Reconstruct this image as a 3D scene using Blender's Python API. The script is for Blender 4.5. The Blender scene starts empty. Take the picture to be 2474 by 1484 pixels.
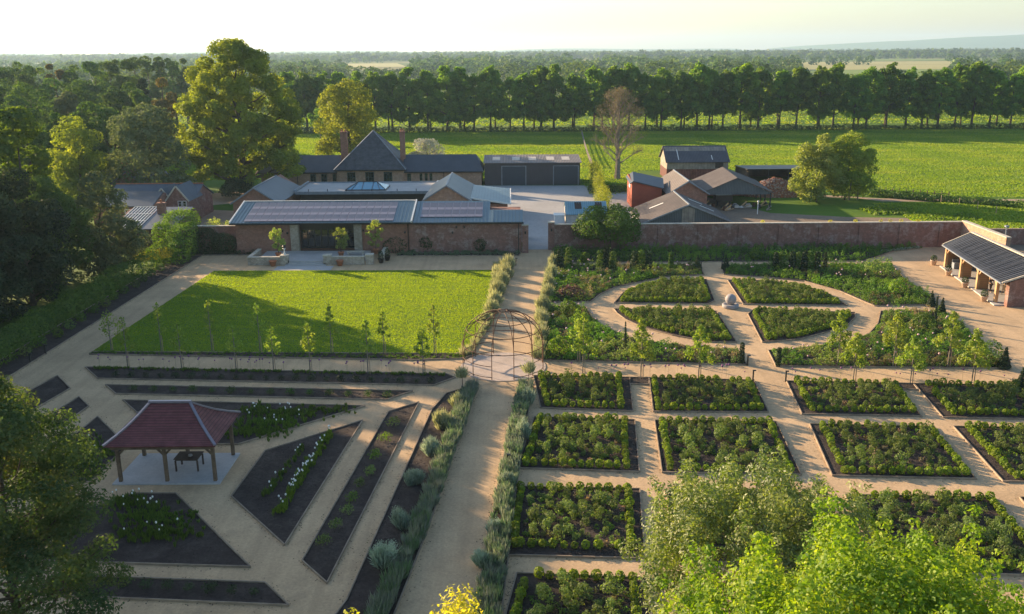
import bpy, math, random
import numpy as np
from mathutils import Vector
random.seed(7)
rng = np.random.default_rng(7)
sc = bpy.context.scene
COL = sc.collection
PI = math.pi
# ------------------------------------------------------------------ survey: photo sighting -> ground position
F, CX, CY, CH, VY = 2200., 1236.5, 742., 25., 122.
PT = math.atan((CY-VY)/F); RO = .0065
_r = np.array([1, 0, 0.]); _f = np.array([0, math.cos(PT), -math.sin(PT)]); _u = np.array([0, math.sin(PT), math.cos(PT)])
cR = math.cos(RO)*_r-math.sin(RO)*_u; cU = math.cos(RO)*_u+math.sin(RO)*_r
def ray(x, y): return cR*(x-CX)/F+cU*(CY-y)/F+_f
def G(x, y, z=0.):
    d = ray(x, y); t = (z-CH)/d[2]; return (d[0]*t, d[1]*t)
def Z(x, y, Y):
    d = ray(x, y); t = Y/d[1]; return (d[0]*t, Y, CH+d[2]*t)
def prj(X, Y, z=0):
    v = np.array([X, Y, z-CH]); w = v@_f
    return CX+F*(v@cR)/w, CY-F*(v@cU)/w
def GP(pts): return [G(*p) for p in pts]

# ------------------------------------------------------------------ materials
MATS = {}
class NT:
    def __init__(s, name):
        s.m = bpy.data.materials.new(name); s.m.use_nodes = True; s.t = s.m.node_tree; s.t.nodes.clear()
        s.out = s.n('ShaderNodeOutputMaterial')
    def n(s, typ, **kw):
        nd = s.t.nodes.new(typ)
        for k, v in kw.items():
            if k.startswith('i_'): nd.inputs[k[2:].replace('_', ' ')].default_value = v
            else: setattr(nd, k, v)
        return nd
    def l(s, a, b): s.t.links.new(a, b)
    def ramp(s, fac, stops, interp='LINEAR'):
        r = s.n('ShaderNodeValToRGB'); cr = r.color_ramp; cr.interpolation = interp
        while len(cr.elements) < len(stops): cr.elements.new(.5)
        for e, (p, c) in zip(cr.elements, stops): e.position = p; e.color = (c[0], c[1], c[2], 1)
        s.l(fac, r.inputs['Fac']); return r.outputs['Color']
    def math(s, op, a, b=None, c=None):
        m = s.n('ShaderNodeMath', operation=op)
        for i, v in enumerate((a, b, c)):
            if v is None: continue
            if isinstance(v, (int, float)): m.inputs[i].default_value = v
            else: s.l(v, m.inputs[i])
        return m.outputs[0]
    def noise(s, vec, scale, det=4, rough=.6):
        x = s.n('ShaderNodeTexNoise'); x.inputs['Scale'].default_value = scale; x.inputs['Detail'].default_value = det
        x.inputs['Roughness'].default_value = rough; s.l(vec, x.inputs['Vector']); return x.outputs['Fac']
    def mix(s, fac, a, b, bt='MIX'):
        m = s.n('ShaderNodeMix', data_type='RGBA', blend_type=bt)
        for sock, v in ((m.inputs['Factor'], fac), (m.inputs['A'], a), (m.inputs['B'], b)):
            if isinstance(v, (int, float)): sock.default_value = v
            elif isinstance(v, tuple): sock.default_value = (v[0], v[1], v[2], 1)
            else: s.l(v, sock)
        return m.outputs['Result']
def V3(c, k=1.): return (c[0]*k, c[1]*k, c[2]*k)
def obj_vec(t, wall=False):
    tc = t.n('ShaderNodeTexCoord')
    if not wall: return tc.outputs['Object']
    sp = t.n('ShaderNodeSeparateXYZ'); t.l(tc.outputs['Object'], sp.inputs[0])
    cb = t.n('ShaderNodeCombineXYZ'); t.l(t.math('ADD', sp.outputs[0], sp.outputs[1]), cb.inputs[0]); t.l(sp.outputs[2], cb.inputs[1])
    return cb.outputs[0]
def world_vec(t):
    g = t.n('ShaderNodeNewGeometry'); return g.outputs['Position']
def pri(t, col, rough=.85, bump=None, bs=.3, bd=.02, metal=0., spec=.3):
    p = t.n('ShaderNodeBsdfPrincipled'); p.inputs['Roughness'].default_value = rough; p.inputs['Metallic'].default_value = metal
    p.inputs['Specular IOR Level'].default_value = spec
    if isinstance(col, tuple): p.inputs['Base Color'].default_value = (col[0], col[1], col[2], 1)
    else: t.l(col, p.inputs['Base Color'])
    if bump is not None:
        b = t.n('ShaderNodeBump'); b.inputs['Strength'].default_value = bs; b.inputs['Distance'].default_value = bd
        t.l(bump, b.inputs['Height']); t.l(b.outputs[0], p.inputs['Normal'])
    t.l(p.outputs[0], t.out.inputs[0]); return p
def plain(name, c, rough=.7, var=.25, sc_=3., metal=0., spec=.3, bump=.15):
    t = NT(name); v = obj_vec(t); n = t.noise(v, sc_, 6)
    col = t.ramp(n, [(.3, V3(c, 1-var)), (.7, V3(c, 1+var))])
    pri(t, col, rough, t.noise(v, sc_*6, 3), bump, .01, metal, spec); MATS[name] = t.m; return t.m
def wear(name, stops, rough=.9, s1=.15, s2=4., bs=.5, bd=.02, extra=None, world=True, spec=.2):
    t = NT(name); v = world_vec(t) if world else obj_vec(t)
    a = t.noise(v, s1, 5, .65); b = t.noise(v, s2, 6, .7); f = t.math('ADD', t.math('MULTIPLY', a, .5), t.math('MULTIPLY', b, .5))
    col = t.ramp(f, stops)
    if extra: col = extra(t, v, col)
    pri(t, col, rough, b, bs, bd, 0, spec); MATS[name] = t.m; return t.m
def stops3(c, v=.3): return [(.36, V3(c, 1-v)), (.5, c), (.64, V3(c, 1+v))]

def grav_extra(t, v, col):
    mp_ = t.n('ShaderNodeMapping'); mp_.inputs['Scale'].default_value = (1.3, .07, 1); mp_.inputs['Rotation'].default_value = (0, 0, math.radians(5.5)); t.l(v, mp_.inputs['Vector'])
    col = t.mix(t.ramp(t.noise(mp_.outputs[0], 1.2, 3, .5), [(.45, (0, 0, 0)), (.7, (.3, .3, .3))]), col, (.30, .215, .13))
    col = t.mix(t.ramp(t.noise(v, .35, 6, .75), [(.56, (0, 0, 0)), (.72, (.4, .4, .4))]), col, (.25, .19, .12))
    f = t.noise(v, 26, 3, .8)
    return t.mix(t.math('MULTIPLY', t.math('GREATER_THAN', f, .62), .25), col, (.22, .15, .10))
wear('gravel', stops3((.52, .372, .222), .22), .95, .25, 7., .6, .03, grav_extra)
wear('concrete_yard', stops3((.36, .36, .355), .2), .9, .08, 2., .3, .02)
wear('soil', [(.33, (.026, .020, .018)), (.5, (.052, .041, .036)), (.66, (.10, .08, .07))], 1., .8, 7., 1., .08)
wear('dirt', stops3((.22, .17, .125), .3), 1., .1, 2.5, .6, .05)
wear('track', stops3((.36, .27, .19), .25), 1., .1, 3., .5, .04)
wear('turf', [(.35, (.045, .105, .012)), (.5, (.075, .15, .017)), (.66, (.115, .19, .02))], 1., .09, 3., .6, .03)
wear('meadow_soil', [(.35, (.05, .13, .012)), (.5, (.08, .17, .016)), (.66, (.13, .21, .025))], 1., .035, 1.2, .8, .1)
wear('straw', stops3((.34, .32, .12), .15), 1., .02, .3, .3, .1)
wear('pasture', stops3((.15, .22, .035), .2), 1., .02, .3, .3, .1)
wear('slab', stops3((.42, .41, .40), .15), .8, .5, 5., .2, .01)
wear('paving_stone', stops3((.46, .38, .32), .2), .85, .6, 6., .3, .01)
plain('timber', (.15, .105, .07), .8, .35, 2.)
plain('oak', (.45, .29, .15), .75, .3, 1.5)
plain('edge_board', (.28, .22, .16), .8, .35, 1.3)
plain('dark_timber', (.07, .05, .04), .8, .3, 2.)
plain('rust', (.10, .045, .025), .7, .4, 5.)
plain('black_metal', (.012, .013, .015), .4, .2, 3., 0, .5)
plain('dark_frame', (.02, .024, .028), .4, .2, 3., 0, .5)
plain('lead', (.22, .25, .29), .5, .2, 2., .2, .5)
plain('white_paint', (.75, .75, .72), .5, .08, 3.)
plain('green_paint', (.05, .10, .10), .5, .15, 3.)
plain('terracotta', (.42, .17, .09), .8, .25, 4.)
plain('plaster', (.55, .42, .33), .9, .15, 2.)
plain('stone_coping', (.50, .46, .38), .85, .25, 3.)
plain('grey_stone', (.30, .29, .30), .7, .2, 4.)
plain('bark', (.095, .075, .055), 1., .4, 2.)
plain('pale_bark', (.22, .19, .15), 1., .35, 2.)
plain('stake', (.38, .27, .18), .9, .3, 3.)
plain('skin', (.45, .27, .19), .6, .1, 8.)
plain('dark_cloth', (.03, .028, .032), .9, .2, 9.)
plain('brown_cloth', (.07, .05, .04), .9, .2, 9.)
plain('hair', (.03, .02, .015), .7, .3, 30.)
plain('paper', (.8, .8, .78), .7, .05, 9.)
plain('cream_panel', (.5, .47, .42), .7, .2, 2.)
plain('petal_white', (.85, .86, .80), .6, .08, 20.)
plain('petal_pink', (.62, .42, .44), .7, .3, 20.)
plain('petal_purple', (.24, .10, .22), .8, .3, 20.)
plain('stem_green', (.07, .14, .04), .8, .3, 9.)
plain('seed_head', (.10, .06, .07), .9, .3, 20.)
t = NT('glass'); pri(t, (.015, .02, .024), .06, None, spec=.8); MATS['glass'] = t.m
t = NT('sky_glass'); pri(t, (.10, .30, .42), .12, None, spec=.8); MATS['sky_glass'] = t.m
t = NT('pv_cell')
v = obj_vec(t); pri(t, t.ramp(t.noise(v, .6, 2), [(.3, (.06, .056, .078)), (.7, (.09, .082, .105))]), .28, None, spec=.6); MATS['pv_cell'] = t.m
plain('pv_frame', (.24, .22, .26), .4, .1, 3., .3, .5)

def brick(name, c1, c2, mortar, lime=0., bw=.23, bh=.075):
    t = NT(name); v = obj_vec(t, True)
    b = t.n('ShaderNodeTexBrick'); b.offset = .5
    for k, x in (('Scale', 1.), ('Mortar Size', .009), ('Brick Width', bw), ('Row Height', bh), ('Bias', 0.)): b.inputs[k].default_value = x
    for k, x in (('Color1', c1), ('Color2', c2), ('Mortar', mortar)): b.inputs[k].default_value = (*x, 1)
    t.l(v, b.inputs['Vector'])
    big = t.noise(v, .22, 5, .6); fine = t.noise(v, 2.2, 6, .75)
    col = t.mix(t.math('MULTIPLY', t.math('SUBTRACT', t.math('MULTIPLY', big, 2.), .55), .65), b.outputs['Color'], V3(c1, .55))
    col = t.mix(t.ramp(fine, [(.45, (0, 0, 0)), (.7, (.6, .6, .6))]), col, V3(c2, 1.45))
    if lime: 
        w = t.noise(v, .55, 6, .8)
        col = t.mix(t.ramp(w, [(.5, (0, 0, 0)), (.68, (lime, lime, lime))]), col, (.36, .32, .30))
    pri(t, col, .95, b.outputs['Fac'], -.4, .01); MATS[name] = t.m
brick('brick_old', (.19, .08, .062), (.26, .125, .095), (.30, .25, .21), .75)
brick('brick_red', (.26, .105, .07), (.33, .155, .105), (.34, .28, .23), .15)
brick('brick_pale', (.38, .20, .125), (.46, .28, .19), (.38, .32, .27), .35)
brick('stonework', (.34, .29, .22), (.44, .38, .30), (.25, .22, .19), .2, .38, .12)
brick('rubble_stone', (.36, .31, .25), (.50, .44, .36), (.16, .14, .12), .1, .3, .13)

def lines(name, base, dark, period, axis=0, rough=.6, var=.25, spec=.4, bs=.6, bd=.03, frac=.25, metal=0., s1=.5):
    """roofing / boarding: parallel lines every `period` metres along an object axis"""
    t = NT(name); v = obj_vec(t); sp = t.n('ShaderNodeSeparateXYZ'); t.l(v, sp.inputs[0])
    w = t.math('PINGPONG', sp.outputs[axis], period/2)
    w = t.math('DIVIDE', w, period/2)
    n = t.noise(v, s1, 6, .7); col = t.ramp(n, [(.3, V3(base, 1-var)), (.7, V3(base, 1+var))])
    col = t.mix(t.math('LESS_THAN', w, frac), col, dark)
    pri(t, col, rough, w, bs, bd, metal, spec); MATS[name] = t.m
lines('slate', (.055, .066, .085), (.045, .054, .07), .28, 1, .5, .22, .5, .2, .01, .12)
lines('slate_old', (.075, .078, .09), (.06, .062, .07), .28, 1, .6, .5, .4, .3, .01, .15, s1=1.2)
lines('slate_light', (.07, .09, .118), (.058, .075, .098), .28, 1, .4, .15, .4, .2, .01, .1)
lines('slate_cottage', (.10, .12, .15), (.08, .095, .12), .25, 1, .5, .2, .5, .2, .01, .12)
lines('seam_metal', (.12, .185, .215), (.08, .12, .14), .45, 0, .4, .12, .5, .4, .02, .1, .3)
lines('seam_blue', (.22, .38, .44), (.12, .2, .24), .3, 0, .4, .1, .5, .4, .02, .15)
lines('corrugated', (.20, .185, .185), (.12, .11, .11), .30, 0, .7, .35, .3, 1., .05, .3, s1=.35)
lines('corrugated_y', (.085, .072, .068), (.055, .046, .044), .9, 1, .7, .35, .3, .8, .05, .12, s1=.35)
lines('corrugated_light', (.19, .165, .15), (.07, .06, .055), .95, 1, .7, .3, .3, .8, .05, .3, s1=.4)
lines('corrugated_dark', (.09, .092, .11), (.06, .062, .075), .30, 0, .7, .35, .3, 1., .05, .3, s1=.35)
lines('grey_clad', (.11, .125, .135), (.07, .08, .088), .25, 0, .7, .25, .3, .8, .03, .3)
lines('roller', (.045, .055, .07), (.03, .037, .048), .12, 2, .5, .1, .4, .5, .01, .3)
lines('shed_clad', (.07, .062, .066), (.045, .04, .043), .25, 0, .6, .15, .4, .5, .02, .25)
lines('red_board', (.30, .075, .045), (.15, .035, .022), .2, 2, .8, .2, .3, .5, .02, .15)
lines('red_rust', (.20, .075, .055), (.10, .035, .03), .32, 0, .8, .6, .3, .8, .03, .3, s1=1.2)
lines('old_board', (.27, .235, .20), (.17, .15, .13), .6, 0, .85, .4, .3, .5, .02, .1, s1=.8)
lines('clay_tile', (.17, .055, .058), (.075, .026, .028), .155, 1, .75, .35, .3, .8, .03, .22, s1=1.6)
lines('clay_tile_side', (.17, .062, .06), (.08, .03, .03), .155, 0, .75, .4, .3, .8, .03, .22, s1=1.6)
lines('pav_roof', (.065, .075, .095), (.022, .026, .034), .3, 1, .6, .15, .25, .8, .03, .25)
lines('oak_board', (.40, .25, .13), (.22, .13, .07), .2, 2, .8, .25, .3, .5, .02, .12)
lines('deck', (.30, .27, .23), (.12, .11, .10), .14, 0, .8, .2, .3, .3, .01, .12)

def leafmat(name, pal, transl=.45, var=.22, tk=(1.5, 1.45, .5), gloss=.02):
    t = NT(name); at = t.n('ShaderNodeAttribute', attribute_name='rnd')
    st = [(i/(max(1, len(pal)-1)), c) for i, c in enumerate(pal)]
    col = t.ramp(at.outputs['Fac'], st)
    oi = t.n('ShaderNodeObjectInfo'); hs = t.n('ShaderNodeHueSaturation')
    t.l(t.math('MULTIPLY_ADD', oi.outputs['Random'], .018, .491), hs.inputs['Hue'])
    t.l(t.math('MULTIPLY_ADD', oi.outputs['Random'], var*2, 1-var), hs.inputs['Value'])
    t.l(col, hs.inputs['Color'])
    d = t.n('ShaderNodeBsdfDiffuse'); t.l(hs.outputs[0], d.inputs[0])
    tr = t.n('ShaderNodeBsdfTranslucent'); tc = t.mix(1., hs.outputs[0], (tk[0], tk[1], tk[2]), 'MULTIPLY'); t.l(tc, tr.inputs[0])
    m = t.n('ShaderNodeMixShader'); m.inputs[0].default_value = transl; t.l(d.outputs[0], m.inputs[1]); t.l(tr.outputs[0], m.inputs[2])
    g = t.n('ShaderNodeBsdfGlossy'); g.inputs['Roughness'].default_value = .6; g.inputs['Color'].default_value = (1, 1, 1, 1)
    m2 = t.n('ShaderNodeMixShader'); m2.inputs[0].default_value = gloss; t.l(m.outputs[0], m2.inputs[1]); t.l(g.outputs[0], m2.inputs[2])
    t.l(m2.outputs[0], t.out.inputs[0]); MATS[name] = t.m
leafmat('leaf_row', [(.06, .14, .018), (.12, .23, .024), (.24, .35, .035)], .58)
leafmat('leaf_golden', [(.11, .15, .018), (.18, .225, .024), (.28, .31, .035)], .55)
leafmat('leaf_wood', [(.04, .09, .018), (.07, .135, .024), (.11, .17, .03)], .4)
leafmat('leaf_conifer', [(.014, .032, .014), (.026, .05, .020), (.05, .08, .028)], .15)
leafmat('leaf_grey', [(.075, .10, .045), (.11, .145, .06), (.17, .19, .09)], .35, tk=(1.3, 1.3, .8))
leafmat('leaf_copper', [(.12, .12, .03), (.18, .165, .04), (.25, .21, .045)], .4, tk=(1.2, 1.15, .6))
leafmat('leaf_bright', [(.07, .14, .014), (.11, .20, .018), (.17, .26, .022)], .5)
leafmat('leaf_lime', [(.06, .14, .010), (.18, .29, .014), (.40, .46, .03)], .48, .05)
leafmat('leaf_fore', [(.07, .135, .02), (.15, .225, .035), (.29, .34, .075)], .45, .05, tk=(1.4, 1.4, .6), gloss=.05)
leafmat('leaf_forel', [(.03, .07, .02), (.06, .115, .03), (.10, .15, .04), (.17, .17, .04)], .45, .1)
leafmat('leaf_yellow', [(.35, .38, .03), (.50, .50, .05), (.62, .60, .10)], .55, .1)
leafmat('leaf_pale', [(.16, .23, .05), (.25, .33, .08), (.36, .42, .13)], .5)
leafmat('leaf_young', [(.12, .21, .03), (.20, .29, .04), (.32, .38, .07)], .5, .12)
leafmat('leaf_box', [(.10, .17, .012), (.17, .25, .016), (.25, .31, .02)], .42, .2)
leafmat('leaf_shrub', [(.075, .13, .03), (.125, .19, .05), (.22, .28, .09)], .42, .3)
leafmat('leaf_silver', [(.22, .30, .21), (.32, .41, .30), (.46, .52, .40)], .3, .15, tk=(1.1, 1.1, .9))
leafmat('leaf_lavender', [(.09, .18, .08), (.14, .23, .12), (.20, .22, .22), (.28, .35, .22)], .35, .15, tk=(1.2, 1.2, .8))
leafmat('leaf_grassy', [(.19, .24, .13), (.32, .36, .22), (.48, .49, .34)], .4, .1, tk=(1.3, 1.2, .7))
leafmat('leaf_hedge', [(.05, .10, .015), (.08, .15, .02), (.12, .20, .025)], .35)
leafmat('leaf_yew', [(.05, .10, .016), (.09, .16, .02), (.14, .22, .025)], .35)
leafmat('leaf_gold_shrub', [(.25, .26, .02), (.40, .38, .03), (.5, .48, .05)], .45)
leafmat('leaf_dark', [(.02, .035, .015), (.035, .06, .02), (.05, .085, .03)], .15)
leafmat('leaf_purple', [(.05, .025, .035), (.09, .04, .05), (.13, .07, .07)], .25)
leafmat('litter', [(.06, .045, .035), (.16, .11, .06), (.12, .14, .05), (.07, .05, .04)], .1)
leafmat('blossom', [(.20, .25, .14), (.55, .55, .45), (.72, .72, .62)], .3, .1, tk=(1, 1, .9))
leafmat('bud', [(.17, .15, .10), (.25, .22, .14), (.33, .29, .17)], .3, tk=(1.2, 1.1, .7))
leafmat('leaf_far', [(.025, .065, .02), (.05, .11, .025), (.09, .16, .03), (.15, .21, .035)], .35)
leafmat('lawn_blade', [(.16, .26, .012), (.19, .29, .014), (.23, .32, .018)], .6, .02, tk=(1.75, 1.55, .45))
leafmat('meadow_blade', [(.14, .26, .016), (.19, .31, .02), (.28, .36, .035)], .5, .02, tk=(1.35, 1.25, .4))
leafmat('mixed', [(.05, .11, .03), (.09, .20, .02), (.13, .28, .025), (.06, .14, .03), (.17, .29, .03), (.08, .17, .03), (.15, .11, .07), (.10, .21, .03), (.22, .28, .08), (.30, .20, .18), (.12, .22, .05)], .42, .02)

# ------------------------------------------------------------------ mesh builders
def rootloc(o):
    while o.parent: o = o.parent
    return Vector(o.location)
def tag(o, label=None, cat=None, group=None, kind=None):
    if label: o['label'] = label
    if cat: o['category'] = cat
    if group: o['group'] = group
    if kind: o['kind'] = kind
    return o
def E(name, loc, label, cat, group=None):
    o = bpy.data.objects.new(name, None); COL.objects.link(o); o.location = loc
    o.empty_display_size = .3
    return tag(o, label, cat, group)
class MB:
    def __init__(s): s.v = []; s.f = []; s.mi = []; s.cur = 0
    def add(s, vs, fs):
        k = len(s.v); s.v += [tuple(map(float, p)) for p in vs]
        for f in fs: s.f.append([k+i for i in f]); s.mi.append(s.cur)
        return s
    def box(s, x0, x1, y0, y1, z0, z1):
        return s.add([(x0, y0, z0), (x1, y0, z0), (x1, y1, z0), (x0, y1, z0), (x0, y0, z1), (x1, y0, z1), (x1, y1, z1), (x0, y1, z1)],
              [(0, 3, 2, 1), (4, 5, 6, 7), (0, 1, 5, 4), (1, 2, 6, 5), (2, 3, 7, 6), (3, 0, 4, 7)])
    def face(s, *p): return s.add(p, [tuple(range(len(p)))])
    def prism(s, poly, z0, z1):
        n = len(poly); a = sum(poly[i][0]*poly[(i+1) % n][1]-poly[(i+1) % n][0]*poly[i][1] for i in range(n))
        if a < 0: poly = poly[::-1]
        vs = [(p[0], p[1], z0) for p in poly]+[(p[0], p[1], z1) for p in poly]
        return s.add(vs, [tuple(range(n-1, -1, -1)), tuple(range(n, 2*n))]+[(i, (i+1) % n, n+(i+1) % n, n+i) for i in range(n)])
    def profy(s, prof, y0, y1):
        """x-z outline extruded along y"""
        n = len(prof); vs = [(p[0], y0, p[1]) for p in prof]+[(p[0], y1, p[1]) for p in prof]
        return s.add(vs, [tuple(range(n)), tuple(range(2*n-1, n-1, -1))]+[(i, n+i, n+(i+1) % n, (i+1) % n) for i in range(n)])
    def profx(s, prof, x0, x1):
        n = len(prof); vs = [(x0, p[0], p[1]) for p in prof]+[(x1, p[0], p[1]) for p in prof]
        return s.add(vs, [tuple(range(n)), tuple(range(2*n-1, n-1, -1))]+[(i, n+i, n+(i+1) % n, (i+1) % n) for i in range(n)])
    def slab(s, pts, t=.12):
        P_ = [Vector(p) for p in pts]; nrm = Vector((0, 0, 0)); n = len(P_)
        for i in range(n): nrm += P_[i].cross(P_[(i+1) % n])
        nrm.normalize()
        if nrm.z < 0: P_ = P_[::-1]; nrm = -nrm
        Q = [p-nrm*t for p in P_]
        return s.add([tuple(p) for p in P_+Q], [tuple(range(n)), tuple(range(2*n-1, n-1, -1))]+[(i, n+i, n+(i+1) % n, (i+1) % n) for i in range(n)])
    def beam(s, p, q, w=.1, h=None):
        h = h or w; p = Vector(p); q = Vector(q); d = (q-p).normalized()
        a = d.cross(Vector((0, 0, 1))) if abs(d.z) < .99 else Vector((1, 0, 0)); a.normalize(); b = a.cross(d)
        vs = [tuple(c+a*sx*w/2+b*sy*h/2) for c in (p, q) for sx, sy in ((-1, -1), (1, -1), (1, 1), (-1, 1))]
        return s.add(vs, [(0, 3, 2, 1), (4, 5, 6, 7), (0, 1, 5, 4), (1, 2, 6, 5), (2, 3, 7, 6), (3, 0, 4, 7)])
    def tube(s, pts, rad, n=6):
        P_ = [Vector(p) for p in pts]; rad = rad if hasattr(rad, '__len__') else [rad]*len(P_)
        vs = []; fs = []
        for i, p in enumerate(P_):
            d = (P_[min(i+1, len(P_)-1)]-P_[max(i-1, 0)]).normalized()
            a = d.cross(Vector((.3, .2, 1))) if abs(d.z) < .9 else d.cross(Vector((1, .1, 0))); a.normalize(); b = d.cross(a)
            for k in range(n):
                an = 2*PI*k/n; vs.append(tuple(p+(a*math.cos(an)+b*math.sin(an))*rad[i]))
        for i in range(len(P_)-1):
            for k in range(n): fs.append((i*n+k, i*n+(k+1) % n, (i+1)*n+(k+1) % n, (i+1)*n+k))
        fs.append(tuple(range(n-1, -1, -1))); fs.append(tuple(range(len(vs)-n, len(vs))))
        return s.add(vs, fs)
    def lathe(s, cx, cy, prof, n=16):
        vs = []; fs = []; m = len(prof)
        for (r, z) in prof:
            for k in range(n): a = 2*PI*k/n; vs.append((cx+r*math.cos(a), cy+r*math.sin(a), z))
        for i in range(m-1):
            for k in range(n): fs.append((i*n+k, i*n+(k+1) % n, (i+1)*n+(k+1) % n, (i+1)*n+k))
        fs.append(tuple(range(n-1, -1, -1))); fs.append(tuple(range((m-1)*n, m*n)))
        return s.add(vs, fs)
    def ball(s, c, r, seg=16, rings=10, sz=1.):
        prof = [(max(1e-4, r*math.sin(PI*i/rings)), c[2]-r*sz*math.cos(PI*i/rings)) for i in range(rings+1)]
        return s.lathe(c[0], c[1], prof, seg)
    def build(s, name, mat, parent=None, smooth=False, bevel=0):
        if parent: o0 = rootloc(parent)
        else:
            a = np.array(s.v); o0 = Vector(((a[:, 0].min()+a[:, 0].max())/2, (a[:, 1].min()+a[:, 1].max())/2, a[:, 2].min()))
        me = bpy.data.meshes.new(name); me.from_pydata([(p[0]-o0.x, p[1]-o0.y, p[2]-o0.z) for p in s.v], [], s.f)
        ms = mat if isinstance(mat, (list, tuple)) else [mat]
        for m in ms: me.materials.append(MATS[m])
        if len(ms) > 1: me.polygons.foreach_set('material_index', s.mi)
        if smooth: me.polygons.foreach_set('use_smooth', [True]*len(me.polygons))
        me.update()
        o = bpy.data.objects.new(name, me); COL.objects.link(o)
        if parent: o.parent = parent
        else: o.location = o0
        if bevel:
            b = o.modifiers.new('bevel', 'BEVEL'); b.width = bevel; b.segments = 2; b.limit_method = 'ANGLE'
        return o

# ---- leaves: arrays of quads
def unit(a): return a/np.maximum(1e-9, np.linalg.norm(a, axis=-1, keepdims=True))
def leaves(puffs, n, size, asp=.6, shell=.72, up=.25, p=2., jit=.35, cull=.72, prnd=.6, updir=.25, rnd0=None):
    A = np.array([tuple(p_)+(p_[3], p_[3]) if len(p_) == 4 else p_ for p_ in puffs], float)
    w = (A[:, 3]*A[:, 4]+A[:, 3]*A[:, 5]+A[:, 4]*A[:, 5]); w = w/w.sum()
    k = rng.choice(len(A), n, p=w)
    d = rng.normal(size=(n, 3)); d[:, 2] += updir; d = unit(d)
    if p != 2.: d = d/((np.abs(d)**p).sum(1, keepdims=True)**(1/p))
    r = shell+(1-shell)*rng.random(n)**.6
    r = np.where(rng.random(n) < .12, r*1.12, r)
    C = A[k, :3]; R = A[k, 3:6]; pos = C+d*R*r[:, None]
    keep = np.ones(n, bool)
    if cull and len(A) > 1:
        for j in range(len(A)):
            q = ((pos-A[j, :3])/A[j, 3:6]); keep &= ~(((np.abs(q)**p).sum(1)**(1/p) < cull) & (k != j))
    pos, d, k = pos[keep], d[keep], k[keep]; n = len(pos)
    nr = unit(unit(d)*.9+rng.normal(size=(n, 3))*jit*1.6+np.array([0, 0, up]))
    tx = unit(np.cross(nr, rng.normal(size=(n, 3)))); bx = np.cross(nr, tx)
    s = size*(.6+.8*rng.random(n))[:, None]
    Q = np.stack([pos-tx*s*.5, pos-bx*s*asp*.5, pos+tx*s*.5, pos+bx*s*asp*.5], 1)
    pr = rng.random(len(A)) if rnd0 is None else np.asarray(rnd0)
    R_ = np.clip(prnd*pr[k]+(1-prnd)*rng.random(n), 0, 1)
    return Q, R_
def blades(P_, h, w, lean=.35, hv=.5):
    """upright grass-like quads at points P_ (n,3)"""
    n = len(P_); a = rng.random(n)*2*PI; t = np.stack([np.cos(a), np.sin(a), np.zeros(n)], 1)
    H = (h*(1-hv+2*hv*rng.random(n)))[:, None]; tip = np.concatenate([rng.normal(size=(n, 2))*lean, np.ones((n, 1))], 1)*H
    W = (w*(.6+.8*rng.random(n)))[:, None]
    return np.stack([P_-t*W*.5, P_+t*W*.5, P_+tip+t*W*.3, P_+tip-t*W*.3], 1), rng.random(n)
def fan(cx, cy, n, h, spread, w, z=0, droop=0.):
    """clump of stalks leaning outwards from a base point"""
    a = rng.random(n)*2*PI; r = rng.random(n)**.6; dx = np.cos(a)*r; dy = np.sin(a)*r; H = h*(.55+.5*rng.random(n))
    base = np.stack([cx+dx*spread*.35, cy+dy*spread*.35, np.full(n, z)], 1); tip = np.stack([cx+dx*spread, cy+dy*spread, z+H*(1-droop*r)], 1)
    t = unit(np.cross(tip-base, rng.normal(size=(n, 3))))*w*.5
    m = (base+tip)/2+np.array([0, 0, 1.])*H[:, None]*.12
    return np.stack([base, m+t, tip, m-t], 1), rng.random(n)
def cat(*qs): return np.concatenate([q[0] for q in qs]), np.concatenate([q[1] for q in qs])
def xf(qr, loc, s=1., rz=0., sz=None):
    c, n = math.cos(rz), math.sin(rz); M = np.array([[c, -n, 0], [n, c, 0], [0, 0, 1]])
    q = qr[0]*np.array([s, s, sz or s]); return q@M.T+np.array([loc[0], loc[1], loc[2] if len(loc) > 2 else 0]), qr[1]
def qmesh(name, qr):
    Q, R = qr; n = len(Q); me = bpy.data.meshes.new(name)
    me.vertices.add(n*4); me.vertices.foreach_set('co', Q.astype(np.float32).ravel())
    me.loops.add(n*4); me.loops.foreach_set('vertex_index', np.arange(n*4, dtype=np.int32))
    me.polygons.add(n); me.polygons.foreach_set('loop_start', np.arange(0, n*4, 4, dtype=np.int32))
    try: me.polygons.foreach_set('loop_total', np.full(n, 4, dtype=np.int32))
    except Exception: pass
    a = me.attributes.new('rnd', 'FLOAT', 'FACE'); a.data.foreach_set('value', R.astype(np.float32))
    me.update(calc_edges=True); return me
def qobj(name, qr, mat, parent=None, loc=None):
    if parent is not None: o0 = np.array(rootloc(parent))
    elif loc is not None: o0 = np.array(loc, float)
    else:
        a = qr[0].reshape(-1, 3); o0 = np.array([(a[:, 0].min()+a[:, 0].max())/2, (a[:, 1].min()+a[:, 1].max())/2, a[:, 2].min()])
    me = qmesh(name, (qr[0]-o0, qr[1])); me.materials.append(MATS[mat])
    o = bpy.data.objects.new(name, me); COL.objects.link(o)
    if parent is not None: o.parent = parent
    else: o.location = o0
    return o
def copy_tree(o, parent=None):
    c = o.copy(); COL.objects.link(c); c.parent = parent
    for ch in list(o.children): copy_tree(ch, c)
    return c
def place(o, loc, s=1., rz=0., sz=None):
    o.location = loc; o.scale = (s, s, sz or s); o.rotation_euler = (0, 0, rz); return o

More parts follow.
